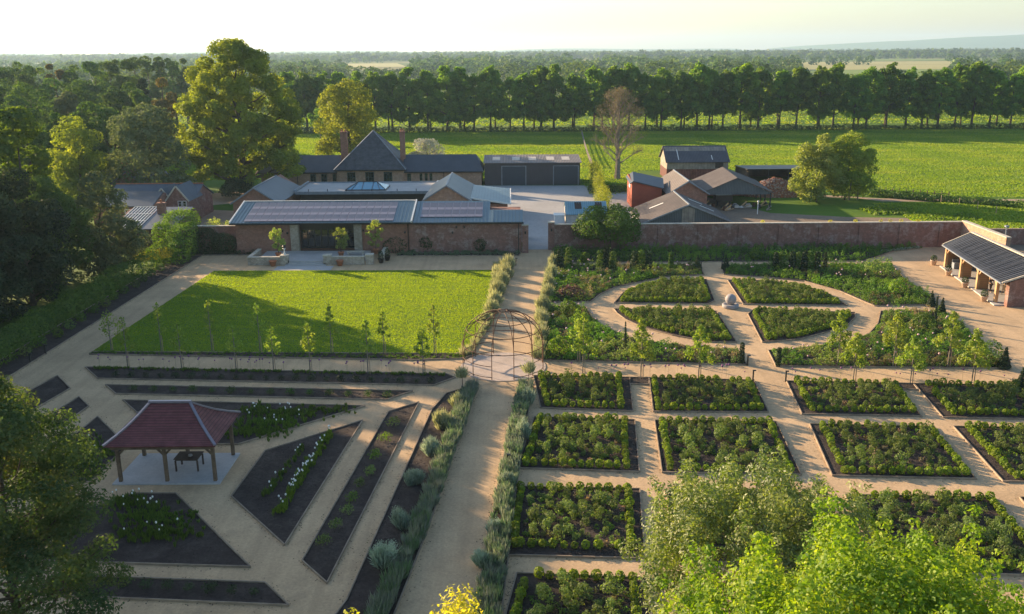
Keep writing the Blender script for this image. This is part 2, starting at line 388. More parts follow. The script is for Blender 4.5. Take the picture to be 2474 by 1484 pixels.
# ------------------------------------------------------------------ trees
def puffs_env(h, w, cb, n, pr, shape='dome', seed=1):
    r = random.Random(seed); out = []
    for i in range(n):
        for _ in range(20):
            t = r.random()
            if shape == 'dome': rr = math.sqrt(max(0, 1-t**3.2))*(.96+.04*math.sin(t*9+seed))
            elif shape == 'round': rr = math.sqrt(max(0, 1-(2*t-1)**2))
            elif shape == 'cone': rr = (1-t)**.8
            elif shape == 'column': rr = min(1, 2.6*(1-t))*min(1, .55+2*t)
            else: rr = math.sqrt(max(0, 1-abs(1.7*t-.6)**2.3)) if t < .94 else .3
            if r.random() < .3+.7*rr: break
        a = i*2.39996+r.random()*.7; q = r.random()**.36*rr
        R = pr*w*(.7+.6*r.random())
        x = math.cos(a)*q*(w/2-R*.8); y = math.sin(a)*q*(w/2-R*.8); z = cb+R*.6+t*(h-cb-R*1.5)
        out.append((x, y, z, R, R, R*.8))
    tz = max(q_[2]+q_[5]*.97 for q_ in out); k = (h-cb)/(tz-cb)
    ex_ = sorted(math.hypot(q_[0], q_[1])+q_[3]*.9 for q_ in out)[int(n*.9)]; kx = min(1.6, (w/2)/ex_)
    return [(x*kx, y*kx, cb+(z-cb)*k, a*kx**.4, b*kx**.4, c) for (x, y, z, a, b, c) in out]
def tree(name, label, cat_, X, Y, h, w, cb=None, n=30, nl=8000, ls=.4, mat='leaf_row', bark='bark', tr=None, pr=.16, shape='egg',
         seed=1, group=None, shell=.62, limbs=12, up=.35, asp=.62, extra=None, cull=.6):
    cb = h*.25 if cb is None else cb; tr = tr or h*.018
    root = E(name, (X, Y, 0), label, cat_, group); r = random.Random(seed+99)
    P_ = puffs_env(h, w, cb, n, pr, shape, seed)
    if extra: P_ += extra
    m = MB(); top = h*.8
    pts = [(X+r.uniform(-.1, .1)*w*.1*i, Y+r.uniform(-.1, .1)*w*.1*i, top*i/5) for i in range(6)]; pts[0] = (X, Y, -.2)
    m.tube(pts, [tr*1.35]+[tr*(1-.17*i) for i in range(1, 6)], 7)
    for i in range(min(limbs, len(P_))):
        q = P_[i]; z0 = max(cb*.75, min(q[2]-.12*h, top*.9)); k = z0/top
        b = Vector(pts[0]).lerp(Vector(pts[5]), k); e = Vector((X+q[0], Y+q[1], q[2])); mid = b.lerp(e, .5)+Vector((0, 0, -.02*h))
        rr = tr*(1-.75*k)*.5; m.tube([tuple(b), tuple(mid), tuple(e)], [rr, rr*.7, rr*.25], 5)
    m.build('trunk', bark, root, True)
    Q = leaves(P_, nl, ls, asp, shell, up, cull=cull)
    qobj('crown', xf(Q, (X, Y, 0)), mat, root)
    return root
def tat(x, ytop, wpx, Y):
    """tree stood on the ground at depth Y whose top is sighted at (x, ytop)"""
    X, _, h = Z(x, ytop, Y); sl = Y*math.cos(PT)+(CH-h/2)*math.sin(PT); return X, Y, h, wpx/F*sl

# ------------------------------------------------------------------ setting
def sheet(name, poly, z, mat, kind='structure', sub=0):
    m = MB(); P_ = [(p[0], p[1], z) for p in poly]
    n = len(P_); a = sum(P_[i][0]*P_[(i+1) % n][1]-P_[(i+1) % n][0]*P_[i][1] for i in range(n))
    if a < 0: P_ = P_[::-1]
    m.face(*P_); o = m.build(name, mat); o['kind'] = kind; return o
def ground_extra():
    t = NT('far_fields'); v = world_vec(t)
    vo = t.n('ShaderNodeTexVoronoi'); vo.inputs['Scale'].default_value = .0045; t.l(v, vo.inputs['Vector'])
    sp = t.n('ShaderNodeSeparateColor'); t.l(vo.outputs['Color'], sp.inputs[0])
    fields = t.ramp(sp.outputs[0], [(0, (.10, .14, .03)), (.3, (.14, .19, .035)), (.5, (.20, .19, .07)), (.7, (.09, .15, .03)), (.9, (.25, .24, .07))], 'CONSTANT')
    n = t.noise(v, .8, 4, .7); near = t.ramp(t.noise(v, .03, 5, .6), [(.35, (.05, .13, .012)), (.5, (.08, .17, .016)), (.66, (.13, .20, .025))])
    s2 = t.n('ShaderNodeSeparateXYZ'); t.l(v, s2.inputs[0])
    k = t.ramp(t.math('DIVIDE', s2.outputs[1], 1000.), [(.38, (0, 0, 0)), (.42, (1, 1, 1))])
    col = t.mix(k, near, fields); col = t.mix(t.math('MULTIPLY', n, .35), col, (.05, .07, .02))
    pri(t, col, 1., n, .5, .2, 0, .1); MATS['far_fields'] = t.m
ground_extra()
sheet('ground', [(-9000, -60), (9000, -60), (9000, 11000), (-9000, 11000)], 0, 'far_fields')
GX0, GX1, GY1 = -40.4, 58.2, 116.2
sheet('garden_path', [(GX0, 4), (75, 4), (75, 89), (52.8, 104.6), (58.2, 106), (58.2, 116.1), (GX0, 116.1)], .03, 'gravel')
sheet('yard', GP([(1168, 449), (1420, 449), (1445, 463), (1530, 463), (1530, 560), (1336, 575)])+[(5.4, 116.1), (2.0, 116.1), (2.0, 121), (1.2, 121), (1.2, 134), (-1, 150), (-5, 152)], .04, 'concrete_yard')
sheet('drive', GP([(455, 470), (600, 463), (600, 500), (560, 492), (470, 500)]), .02, 'track')
sheet('drive', GP([(455, 505), (565, 510), (566, 545), (480, 552), (440, 520)]), .022, 'track')
sheet('dirt_yard', GP([(1527, 463), (1680, 470), (1860, 515), (2050, 525), (2250, 528), (2480, 560), (2480, 575), (2325, 556), (1527, 556)]), .012, 'dirt')
sheet('track', GP([(1845, 477), (2060, 478), (2130, 487), (2480, 489), (2480, 482), (2130, 480), (2000, 472), (1845, 473)]), .016, 'track')
sheet('terrace_ground', [(60, 86), (90, 86), (90, 121), (60, 119)], .02, 'dirt')
sheet('house_lawn', [(-66, 60), (-44.5, 60), (-44.5, 112), (-66, 112)], .015, 'turf')
# lawn
lawn = GP([(220, 853), (517, 656), (1193, 654), (1172, 790), (1132, 850), (1100, 856)])
m = MB(); m.prism(lawn, .0, .07); o = m.build('lawn', 'turf'); o['kind'] = 'structure'
def inpoly(P_, poly):
    x, y = P_[:, 0], P_[:, 1]; c = np.zeros(len(P_), bool); n = len(poly)
    for i in range(n):
        x0, y0 = poly[i]; x1, y1 = poly[(i+1) % n]
        c ^= ((y0 > y) != (y1 > y)) & (x < (x1-x0)*(y-y0)/((y1-y0) or 1e-9)+x0)
    return c
def scatter(poly, n):
    a = np.array(poly); lo = a.min(0); hi = a.max(0); out = np.zeros((0, 2))
    while len(out) < n:
        p = lo+rng.random((n*2, 2))*(hi-lo); out = np.concatenate([out, p[inpoly(p, poly)]])
    return out[:n]
def p3(p, z=0.): return np.concatenate([p, np.full((len(p), 1), z)], 1)
o = qobj('lawn_grass', blades(p3(scatter(lawn, 170000), .065), .04, .085, .3), 'lawn_blade'); tag(o, 'short mown grass of the rectangular lawn', 'grass', kind='stuff')
mp = scatter([(-95, 176), (-95, 300), (200, 300), (200, 124), (60, 118), (60, 160), (14, 163), (14, 185), (-60, 185)], 680000)
hole = ~(inpoly(mp, [(27, 118), (65, 118), (58, 158), (62, 196), (27, 196)]) | inpoly(mp, GP([(1840, 468), (2490, 478), (2490, 492), (1840, 492)])))
o = qobj('meadow_grass', blades(p3(mp[hole], 0.), .10, .24, .4), 'meadow_blade'); tag(o, 'long sunlit grass of the field in front of the tree row', 'grass', kind='stuff')
mp = scatter([(58, 120), (75, 118), (130, 135), (110, 160), (62, 150)], 70000)
mp = mp[~inpoly(mp, GP([(1840, 468), (2490, 478), (2490, 492), (1840, 492)]))]
o = qobj('rough_grass', blades(p3(mp), .2, .28, .5), 'meadow_blade'); tag(o, 'rough tall grass between the long wall and the track', 'grass', kind='stuff')
mp = scatter([(-130, 318), (260, 318), (420, 520), (-260, 520)], 80000)
o = qobj('far_grass', blades(p3(mp), .2, .8, .4), 'meadow_blade'); tag(o, 'bright grass of the field beyond the tree row', 'grass', kind='stuff')

def patchy(o_, lo, hi, sx, sy, amp):
    me = o_.data; n = len(me.polygons); co = np.zeros(len(me.vertices)*3, np.float32); me.vertices.foreach_get('co', co); c = co.reshape(n, 4, 3)[:, 0, :2]+np.array(o_.location[:2])
    f = np.zeros(n); r_ = np.random.default_rng(5)
    for k in range(14):
        a = r_.normal(size=2)*np.array([1/sx, 1/sy])*(1+.25*k); f += np.sin(c@a*2*PI+r_.random()*6.28)/(1+.18*k)
    f = f/f.std()*amp; v = np.clip(.5+f*.35+r_.normal(size=n)*.16, 0, 1); me.attributes['rnd'].data.foreach_set('value', v.astype(np.float32))
for o_ in [o for o in COL.objects if o.name.startswith('meadow_grass') or o.name.startswith('far_grass')]: patchy(o_, 0, 1, 75, 30, .6)
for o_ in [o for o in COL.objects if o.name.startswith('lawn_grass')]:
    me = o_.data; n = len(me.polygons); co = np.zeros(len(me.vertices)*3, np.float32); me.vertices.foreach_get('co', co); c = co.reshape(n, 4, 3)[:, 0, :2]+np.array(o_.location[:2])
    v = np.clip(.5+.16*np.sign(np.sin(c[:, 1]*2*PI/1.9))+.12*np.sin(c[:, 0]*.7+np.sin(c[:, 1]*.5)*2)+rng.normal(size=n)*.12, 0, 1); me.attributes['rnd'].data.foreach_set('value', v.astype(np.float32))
# hills on the horizon
def ridge_mesh(name, x0, x1, Y, hfun, depth, mat):
    m = MB(); N = 90; vs = []; fs = []
    for i in range(N+1):
        X = x0+(x1-x0)*i/N; hh = hfun(i/N)
        vs += [(X, Y, -5), (X, Y+depth*.4, hh), (X, Y+depth, hh*.9), (X, Y+depth*1.5, -5)]
    for i in range(N):
        for k in range(3): fs.append((i*4+k, (i+1)*4+k, (i+1)*4+k+1, i*4+k+1))
    m.add(vs, fs); o = m.build(name, mat, None, True); o['kind'] = 'structure'
ridge_mesh('hills', 2400, 7600, 7600, lambda u: 25+115*min(1, (u*2.1)**.7)*(1+.05*math.sin(u*23)+.03*math.sin(u*51)), 1200, 'meadow_soil')
ridge_mesh('hills', -7500, 2200, 8800, lambda u: 18+18*math.sin(u*9)**2+6*math.sin(u*33), 900, 'meadow_soil')

# ------------------------------------------------------------------ walls of the garden
def wall(name, x0, x1, y0, y1, h, label, cop=True, mat='brick_old'):
    r = E(name, ((x0+x1)/2, (y0+y1)/2, 0), label, 'wall')
    m = MB(); m.box(x0, x1, y0, y1, -.1, h); m.build('brickwork', mat, r)
    if cop: m = MB(); m.box(x0-.06, x1+.06, y0-.06, y1+.06, h+.003, h+.1); m.build('coping', 'stone_coping' if cop is True else cop, r, bevel=.03)
    return r
wr = wall('garden_wall', 5.4, 58.2, 116.1, 116.6, 3.25, 'long high red brick garden wall right of the gateway behind the round garden')
m = MB()
for x in np.arange(14, 57, 5.2): m.box(x-.25, x+.25, 115.96, 116.097, -.1, 3.0)
m.build('buttress', 'brick_old', wr)
wall('garden_wall', -42, -35.2, 116.0, 116.5, 3.35, 'short brick garden wall at the left end behind the dark climbing shrub')
wall('side_wall', 58.2, 58.75, 105.2, 116.1, 3.4, 'sunlit side wall rising behind the slate-roofed pavilion', True, 'brick_pale')
m = MB(); m.box(60, 84, 117.3, 117.8, 0, 2.1); tag(m.build('garden_wall', 'brick_old'), 'dark boundary wall beyond the pavilion at the right edge', 'wall')
# gateway pillars
for x0, x1, lb in ((1.35, 2.15, 'left brick pillar of the garden gateway, at the end of the long building'), (4.75, 5.55, 'right brick pillar of the garden gateway, at the end of the long wall')):
    r = E('gate_pillar', ((x0+x1)/2, 114.6 if x0 < 3 else 116.3, 0), lb, 'pillar'); yy = 114.1 if x0 < 3 else 115.85
    m = MB(); m.box(x0, x1, yy, yy+.8, -.1, 3.55); m.build('shaft', 'brick_old', r)
    m = MB(); m.box(x0-.05, x1+.05, yy-.05, yy+.85, 3.553, 3.68); m.build('cap', 'stone_coping', r, bevel=.03)
    m = MB(); m.box((x0+x1)/2-.1, (x0+x1)/2+.1, yy-.16, yy-.003, 2.5, 2.85); m.build('wall_lamp', 'black_metal', r)

# ------------------------------------------------------------------ windows/doors helpers
def window(parent, x0, x1, y, z0, z1, nx=2, nz=2, fr='green_paint', name='window', d=.05, glass='glass', fw=.07):
    """window in a wall facing -y at depth y"""
    m = MB(); yf = y-d
    m.box(x0-fw, x0, yf, y-.003, z0-fw, z1+fw); m.box(x1, x1+fw, yf, y-.003, z0-fw, z1+fw)
    m.box(x0, x1, yf, y-.003, z1, z1+fw); m.box(x0, x1, yf, y-.003, z0-fw, z0)
    for i in range(1, nx): xx = x0+(x1-x0)*i/nx; m.box(xx-fw*.35, xx+fw*.35, yf+.01, y-.006, z0, z1)
    for i in range(1, nz): zz = z0+(z1-z0)*i/nz; m.box(x0, x1, yf+.014, y-.008, zz-fw*.3, zz+fw*.3)
    w = m.build(name, fr, parent)
    g = MB(); g.box(x0, x1, y-.02, y-.0045, z0, z1); g.build('pane', glass, w)
    s = MB(); s.box(x0-.15, x1+.15, y-.11, y-.0025, z0-fw-.09, z0-fw-.003); s.build('sill', 'stone_coping', w)
    return w
def chimney(parent, cx, cy, w, d, z0, z1, mat='brick_red', pots=2):
    m = MB(); m.box(cx-w/2, cx+w/2, cy-d/2, cy+d/2, z0, z1-.25); m.box(cx-w/2-.08, cx+w/2+.08, cy-d/2-.08, cy+d/2+.08, z1-.25, z1-.1); m.box(cx-w/2-.03, cx+w/2+.03, cy-d/2-.03, cy+d/2+.03, z1-.1, z1)
    c = m.build('chimney', mat, parent)
    for i in range(pots):
        p = MB(); p.lathe(cx+(i-(pots-1)/2)*w*.5, cy, [(.16, z1+.002), (.13, z1+.35), (.16, z1+.42), (.12, z1+.43)], 10); p.build('chimney_pot', 'terracotta', c)

# ------------------------------------------------------------------ FRONT BUILDING (solar roof)
r = E('garden_building', (-17, 116, 0), 'long low brick building with metal roof and solar panels facing the lawn', 'building')
m = MB(); m.box(-35.2, -27.9, 114.6, 121.6, -.1, 3.95); m.box(-19.4, -13.0, 114.6, 121.6, -.1, 3.95); m.box(-27.9, -19.4, 116.4, 121.6, -.1, 3.9)
m.build('wall', 'brick_red', r)
m = MB(); m.box(-13.0, 1.3, 114.25, 120.6, -.1, 4.0); m.profx([(114.25, 4.0), (120.6, 4.0), (120.6, 5.55)], -12.9, -2.9); m.box(-2.9, 1.2, 117.9, 120.6, 4.0, 4.9)
m.build('wall', 'brick_old', r)
m = MB(); m.profx([(114.8, 3.95), (121.3, 3.95), (121.3, 5.5)], -35.0, -13.1); m.build('gable_infill', 'dark_timber', r)
m = MB(); m.box(-28.2, -27.2, 114.3, 115.2, 0, 3.9); m.build('stone_pier', 'stonework', r)
m = MB(); m.box(-20.1, -19.1, 114.3, 115.2, 0, 3.9); m.build('stone_pier', 'stonework', r)
def seam_roof(mb, x0, x1, ya, za, yb, zb, t=.16, step=.45):
    mb.slab([(x0, ya, za), (x1, ya, za), (x1, yb, zb), (x0, yb, zb)], t)
    n = int((x1-x0)/step)
    for i in range(1, n): x = x0+(x1-x0)*i/n; mb.beam((x, ya+.02, za+.025), (x, yb-.02, zb+.025), .03, .06)
m = MB(); seam_roof(m, -35.6, -12.75, 113.9, 4.15, 121.2, 5.72); m.slab([(-35.6, 121.2, 5.72), (-12.75, 121.2, 5.72), (-12.75, 124.5, 4.2), (-35.6, 124.5, 4.2)], .15); m.build('roof', 'seam_metal', r)
m = MB(); m.beam((-12.66, 113.85, 4.22), (-12.66, 121.2, 5.8), .17, .26); m.beam((-35.69, 113.85, 4.2), (-35.69, 121.2, 5.78), .15, .2); m.beam((-35.7, 121.25, 5.78), (-12.7, 121.25, 5.78), .2, .08); m.build('roof_trim', 'white_paint', r)
m = MB(); seam_roof(m, -12.5, -2.8, 113.95, 4.08, 121.0, 5.68); seam_roof(m, -2.8, 1.5, 113.95, 4.08, 117.9, 4.98); m.build('roof', 'seam_metal', r)
m = MB(); m.box(-35.7, -12.6, 113.72, 113.88, 3.92, 4.08); m.box(-12.55, 1.55, 113.77, 113.93, 3.86, 4.02); m.build('gutter', 'black_metal', r)
m = MB(); m.box(-27.2, -20.1, 115.6, 115.75, 3.05, 3.9); m.build('fascia_board', 'black_metal', r)
for x in (-13.15, .9): m = MB(); m.tube([(x, 114.1, 3.9), (x, 114.1, .1)], .05, 8); m.build('downpipe', 'black_metal', r)
# glazed folding doors
n = 8; x0, x1 = -27.15, -20.15
for i in range(n):
    a = x0+(x1-x0)*i/n; b = x0+(x1-x0)*(i+1)/n
    m = MB(); m.box(a+.01, a+.09, 115.62, 115.72, .5, 3.05); m.box(b-.09, b-.01, 115.62, 115.72, .5, 3.05); m.box(a+.09, b-.09, 115.62, 115.72, .5, .62); m.box(a+.09, b-.09, 115.62, 115.72, 2.93, 3.05); m.box(a+.09, b-.09, 115.63, 115.71, 2.28, 2.36)
    dd = m.build('glass_door', 'dark_frame', r); g = MB(); g.box(a+.09, b-.09, 115.65, 115.69, .62, 2.93); g.build('pane', 'glass', dd)
for (x, y, z) in ((-29.2, 114.55, 2.9), (-28.6, 114.55, 2.6), (-18.9, 114.55, 2.9), (-13.6, 114.55, 2.6), (-7, 114.2, 3.3), (-6, 114.2, 3.3), (-7.5, 114.2, 2.6)):
    m = MB(); m.box(x-.09, x+.09, y-.15, y, z, z+.25); m.build('wall_lamp', 'black_metal', r)
# panels
def roofz(y, A=(113.9, 4.15), B=(121.2, 5.72)): return A[1]+(B[1]-A[1])*(y-A[0])/(B[0]-A[0])
def panels(x0, x1, nx, ya, yb, ny, rz):
    pw = (x1-x0)/nx; pd = (yb-ya)/ny; src = None
    for j in range(ny):
        for i in range(nx):
            xa = x0+i*pw; y0 = ya+j*pd
            if src is None:
                m = MB(); za, zb = rz(y0)+.1, rz(y0+pd)+.1
                m.slab([(xa+.02, y0+.02, za), (xa+pw-.02, y0+.02, za), (xa+pw-.02, y0+pd-.02, zb), (xa+.02, y0+pd-.02, zb)], .04)
                m.cur = 1; k = .004; m.slab([(xa+.075, y0+.08, za+.003+k), (xa+pw-.075, y0+.08, za+.003+k), (xa+pw-.075, y0+pd-.08, zb-.003+k), (xa+.075, y0+pd-.08, zb-.003+k)], .006)
                src = m.build('solar_panel', ['pv_frame', 'pv_cell'], r); base = (xa, y0, rz(y0))
            else:
                c = src.copy(); COL.objects.link(c); c.location = (xa-base[0], y0-base[1], rz(y0)-base[2])
panels(-34.0, -15.0, 19, 114.25, 120.6, 3, roofz)
panels(-11.7, -3.7, 8, 114.9+.6, 120.2, 2, lambda y: 4.08+1.6*(y-113.95)/7.05)

# ------------------------------------------------------------------ COURTYARD BUILDINGS
r = E('glazed_link', (-23, 148, 0), 'flat-roofed dark glazed building with a blue lantern skylight in the courtyard', 'building')
m = MB(); m.box(-33.3, -12.9, 143.4, 152.6, -.1, 3.5); m.build('wall', 'black_metal', r)
m = MB(); m.box(-33.9, -12.5, 142.9, 153.1, 3.5, 3.72); m.build('roof', 'slab', r)
m = MB(); m.box(-34.0, -12.4, 142.72, 142.9, 3.35, 3.82); m.box(-34.0, -12.4, 153.1, 153.25, 3.5, 3.9); m.build('parapet', 'lead', r)
m = MB(); m.beam((-34.1, 142.7, 3.9), (-34.1, 153.2, 3.9), .25, .3); m.build('side_parapet', 'lead', r); m = MB(); m.beam((-12.3, 142.7, 3.9), (-12.3, 153.2, 3.9), .25, .3); m.build('side_parapet', 'lead', r)
for x in (-32, -29, -26, -22, -18, -15):
    m = MB(); m.tube([(x, 143.4, 3.72), (x, 143.4, 4.1)], .06, 6); m.build('vent_pipe', 'black_metal', r)
lan = MB(); a = (-26.2, 144.2); b = (-20.0, 149.2)
for q in [[(a[0], a[1], 3.9), (b[0], a[1], 3.9), (-21.6, 146.7, 4.75), (-24.6, 146.7, 4.75)], [(b[0], a[1], 3.9), (b[0], b[1], 3.9), (-21.6, 146.7, 4.75)], [(a[0], b[1], 3.9), (a[0], a[1], 3.9), (-24.6, 146.7, 4.75)], [(b[0], b[1], 3.9), (a[0], b[1], 3.9), (-24.6, 146.7, 4.75), (-21.6, 146.7, 4.75)]]: lan.face(*q)
L = lan.build('skylight', 'sky_glass', r)
m = MB(); m.box(a[0]-.15, b[0]+.15, a[1]-.15, b[1]+.15, 3.725, 3.88)
for x in (-25.3, -23.7, -22.1, -20.9):
    tx = min(max(x, -24.6), -21.6); m.beam((x, a[1], 3.93), (tx, 146.7, 4.78), .07, .07)
m.beam((-24.6, 146.7, 4.8), (-21.6, 146.7, 4.8), .1); m.beam((a[0], a[1], 3.93), (-24.6, 146.7, 4.79), .09); m.beam((b[0], a[1], 3.93), (-21.6, 146.7, 4.79), .09)
m.build('skylight_frame', 'dark_frame', L)

def gable_range(name, label, x0, x1, y0, y1, he, hr, wallm, roofm, ov=.35, hip_far=0., cat_='building', hip_near=0., t=.14):
    """ridge along y"""
    xc = (x0+x1)/2; r = E(name, (xc, (y0+y1)/2, 0), label, cat_)
    m = MB(); m.profy([(x0, -.1), (x1, -.1), (x1, he), (xc, hr), (x0, he)], y0, y1) if not hip_near else m.box(x0, x1, y0, y1, -.1, he)
    m.build('wall', wallm, r)
    k = (hr-he)/(xc-x0); e = he-ov*k+.13; R_ = hr+.13; ya = y0-ov; yb = y1+ov
    m = MB()
    m.slab([(x0-ov, ya, e), (xc, ya+hip_near, R_), (xc, yb-hip_far, R_), (x0-ov, yb, e)], t)
    m.slab([(x1+ov, ya, e), (xc, ya+hip_near, R_), (xc, yb-hip_far, R_), (x1+ov, yb, e)], t)
    if hip_far: m.slab([(x0-ov, yb, e), (x1+ov, yb, e), (xc, yb-hip_far, R_)], t)
    if hip_near: m.slab([(x0-ov, ya, e), (x1+ov, ya, e), (xc, ya+hip_near, R_)], t)
    rf = m.build('roof', roofm, r)
    m = MB(); m.beam((xc, ya+hip_near, R_+.03), (xc, yb-hip_far, R_+.03), .22, .12)
    if not hip_near:
        for xx in (x0-ov, x1+ov): m.beam((xx, ya-.03, e-.02), (xc, ya-.03, R_-.02), .05, .2)
    m.build('ridge_and_verge', 'lead', rf)
    return r
gable_range('stable_wing', 'left brick wing with pale slate gable roof beside the courtyard', -41.2, -34.6, 134, 150, 3.5, 5.65, 'brick_red', 'slate_light', hip_far=3.)
rw = gable_range('stable_wing', 'right brick wing with pale slate gable roof beside the courtyard', -12.9, -6.2, 134, 150, 3.7, 5.8, 'brick_pale', 'slate_light', hip_far=2.)
r = E('lean_to_block', (-3.2, 141, 0), 'small brick block with teal metal roof, right of the gabled wing', 'building')
m = MB(); m.box(-6.1, -.6, 136.4, 148, -.1, 2.75); m.build('wall', 'brick_red', r)
m = MB(); m.slab([(-6.1, 135.9, 3.75), (-.2, 135.9, 2.85), (-.2, 148.4, 3.3), (-6.1, 148.4, 3.95)], .16); m.build('roof', 'seam_metal', r)
m = MB(); m.beam((-6.1, 135.85, 3.7), (-.15, 135.85, 2.8), .12, .22); m.beam((-.12, 135.85, 2.8), (-.12, 148.4, 3.25), .12, .22); m.build('roof_trim', 'white_paint', r)
# back range
r = E('stable_house', (-27, 178, 0), 'old brick stable range with central pyramid-roofed tower and slate wings', 'house')
m = MB(); m.box(-48.0, -33.2, 175.2, 183, -.1, 2.75); m.box(-20.5, -5.7, 175.2, 183, -.1, 2.75); m.box(-33.2, -20.5, 174.2, 186.5, -.1, 3.3); m.build('wall', 'brick_pale', r)
def hiproof(x0, x1, y0, y1, e, rz, hl, hr_, yc, mat):
    m = MB(); m.slab([(x0, y0, e), (x1, y0, e), (x1-hr_, yc, rz), (x0+hl, yc, rz)], .14)
    m.slab([(x0, y1, e), (x1, y1, e), (x1-hr_, yc, rz), (x0+hl, yc, rz)], .14)
    m.slab([(x0, y0, e), (x0, y1, e), (x0+hl, yc, rz)], .14) if hl else None
    m.slab([(x1, y0, e), (x1, y1, e), (x1-hr_, yc, rz)], .14) if hr_ else None
    return m.build('roof', mat, r)
hiproof(-48.5, -32.9, 174.8, 183.4, 2.75, 5.55, 2.6, 0, 179.1, 'slate')
rr = hiproof(-20.8, -5.2, 174.8, 183.4, 2.75, 5.55, 0, 1.6, 179.1, 'slate')
m = MB(); ap = (-26.85, 180.3, 10.1); c4 = [(-33.7, 173.7, 3.3), (-20.0, 173.7, 3.3), (-20.0, 187, 3.3), (-33.7, 187, 3.3)]
for i in range(4): m.slab([c4[i], c4[(i+1) % 4], ap], .16)
rf = m.build('roof', 'slate_old', r)
m = MB()
for c in c4: m.beam((c[0], c[1], c[2]+.05), (ap[0], ap[1], ap[2]+.05), .2, .1)
m.build('hip_tiles', 'lead', rf)
chimney(r, -32.3, 178.5, 1.25, 1.0, 4, 10.1); chimney(r, -21.0, 178.5, .95, 1.0, 4, 10.1)
for xx, ww in ((-30.5, 1.45), (-27, 1.5), (-23.5, 1.5)): window(r, xx-ww/2, xx+ww/2, 174.2, .9, 2.75, 3, 2, 'green_paint')
for xx, ww, zz in ((-38.0, .95, .9), (-35.9, .95, .9), (-33.95, .5, 1.0), (-19.6, .55, 1.0), (-17.3, .4, 1.0), (-16.3, .4, 1.0), (-15.4, .4, 1.0)): window(r, xx-ww/2, xx+ww/2, 175.2, zz, 2.3, 2 if ww > .45 else 1, 2, 'green_paint')
m = MB(); m.box(-48.5, -33.0, 174.6, 174.78, 2.55, 2.7); m.box(-20.7, -5.2, 174.6, 174.78, 2.55, 2.7); m.box(-33.7, -20, 173.5, 173.68, 3.1, 3.25)
for x in (-41, -12.9): m.tube([(x, 175.05, 2.6), (x, 175.05, 0)], .06, 6)
m.build('gutter', 'black_metal', r)
# shed with roller doors
r = E('steel_shed', (4, 179, 0), 'wide dark steel shed with two roller doors behind the yard', 'shed')
m = MB(); m.profx([(175.2, -.1), (183.4, -.1), (183.4, 4.75), (175.2, 4.2)], -5.1, 13.2); m.build('wall', 'shed_clad', r)
m = MB(); m.slab([(-5.3, 174.8, 4.33), (13.5, 174.8, 4.33), (13.5, 183.8, 4.9), (-5.3, 183.8, 4.9)], .12); m.build('roof', 'corrugated', r)
for x in (-3.6, .2, 3.4, 6.9, 9.9): m = MB(); m.slab([(x, 177.6, 4.53), (x+1.5, 177.6, 4.53), (x+1.5, 181.2, 4.76), (x, 181.2, 4.76)], .02); m.build('rooflight', 'cream_panel', r)
for a, b in ((-1.7, 2.75), (8.2, 12.8)):
    m = MB(); m.box(a, b, 175.08, 175.197, 0, 3.6); d = m.build('roller_door', 'roller', r)
    m = MB(); m.box(a-.16, a-.002, 175.05, 175.19, 0, 3.7); m.box(b+.002, b+.16, 175.05, 175.19, 0, 3.7); m.box(a, b, 175.05, 175.19, 3.602, 3.7); m.build('door_frame', 'lead', d)
# ------------------------------------------------------------------ BARNS
r = E('timber_shed', (22, 152, 0), 'tall red-boarded shed with a dark sloping slate roof', 'shed')
m = MB(); m.add([(19.7, 148.4, -.1), (24.6, 148.4, -.1), (25.5, 154.4, -.1), (19.7, 154.4, -.1), (19.7, 148.4, 4.25), (24.6, 148.4, 3.1), (25.5, 154.4, 3.7), (19.7, 154.4, 4.8)], [(0, 3, 2, 1), (4, 5, 6, 7), (0, 1, 5, 4), (1, 2, 6, 5), (2, 3, 7, 6), (3, 0, 4, 7)]); m.build('wall', 'red_board', r)
m = MB(); m.slab([(19.9, 148.1, 4.42), (24.9, 148.1, 3.2), (25.8, 154.7, 3.95), (20.6, 154.7, 5.1)], .15); m.slab([(19.9, 148.1, 4.42), (20.6, 154.7, 5.1), (19.4, 154.7, 4.3), (19.3, 148.3, 3.95)], .12); m.build('roof', 'slate', r)
m = MB(); m.box(19.55, 19.69, 149.6, 151, 3.1, 3.6); m.build('lamp', 'white_paint', r)
b2 = gable_range('brick_barn', 'brick gabled barn with striped corrugated roof between the sheds', 25.4, 31.6, 146.2, 160, 2.6, 4.5, 'brick_red', 'corrugated_light')
b3 = gable_range('low_barn', 'wide low grey corrugated barn with skylight strips behind the wall', 18.9, 31.8, 129.0, 141.5, .95, 3.55, 'grey_clad', 'corrugated_y', ov=.25)
k = (3.55-.95)/6.45
def strip(x, y0, y1, w=.45):
    m = MB(); xc = 25.35; z = lambda X: 3.55-abs(X-xc)*k+.17; x2 = x+2.1*(1 if x > xc else -1)
    m.slab([(x, y0, z(x)), (x, y0+w, z(x)), (x2, y0+w, z(x2)), (x2, y0, z(x2))], .02); m.build('rooflight', 'white_paint', b3)
strip(22.9, 136.2, 0); strip(27.0, 137.8, 0); strip(28.0, 134.0, 0)
m = MB(); m.profy([(24.4, .1), (26.2, .1), (26.2, 3.0), (25.3, 3.35), (24.4, 3.0)], 128.93, 128.997); m.build('gable_panel', 'old_board', b3)
m = MB(); m.box(18.6, 18.75, 129, 141, 0, .9); m.build('side_board', 'cream_panel', b3)
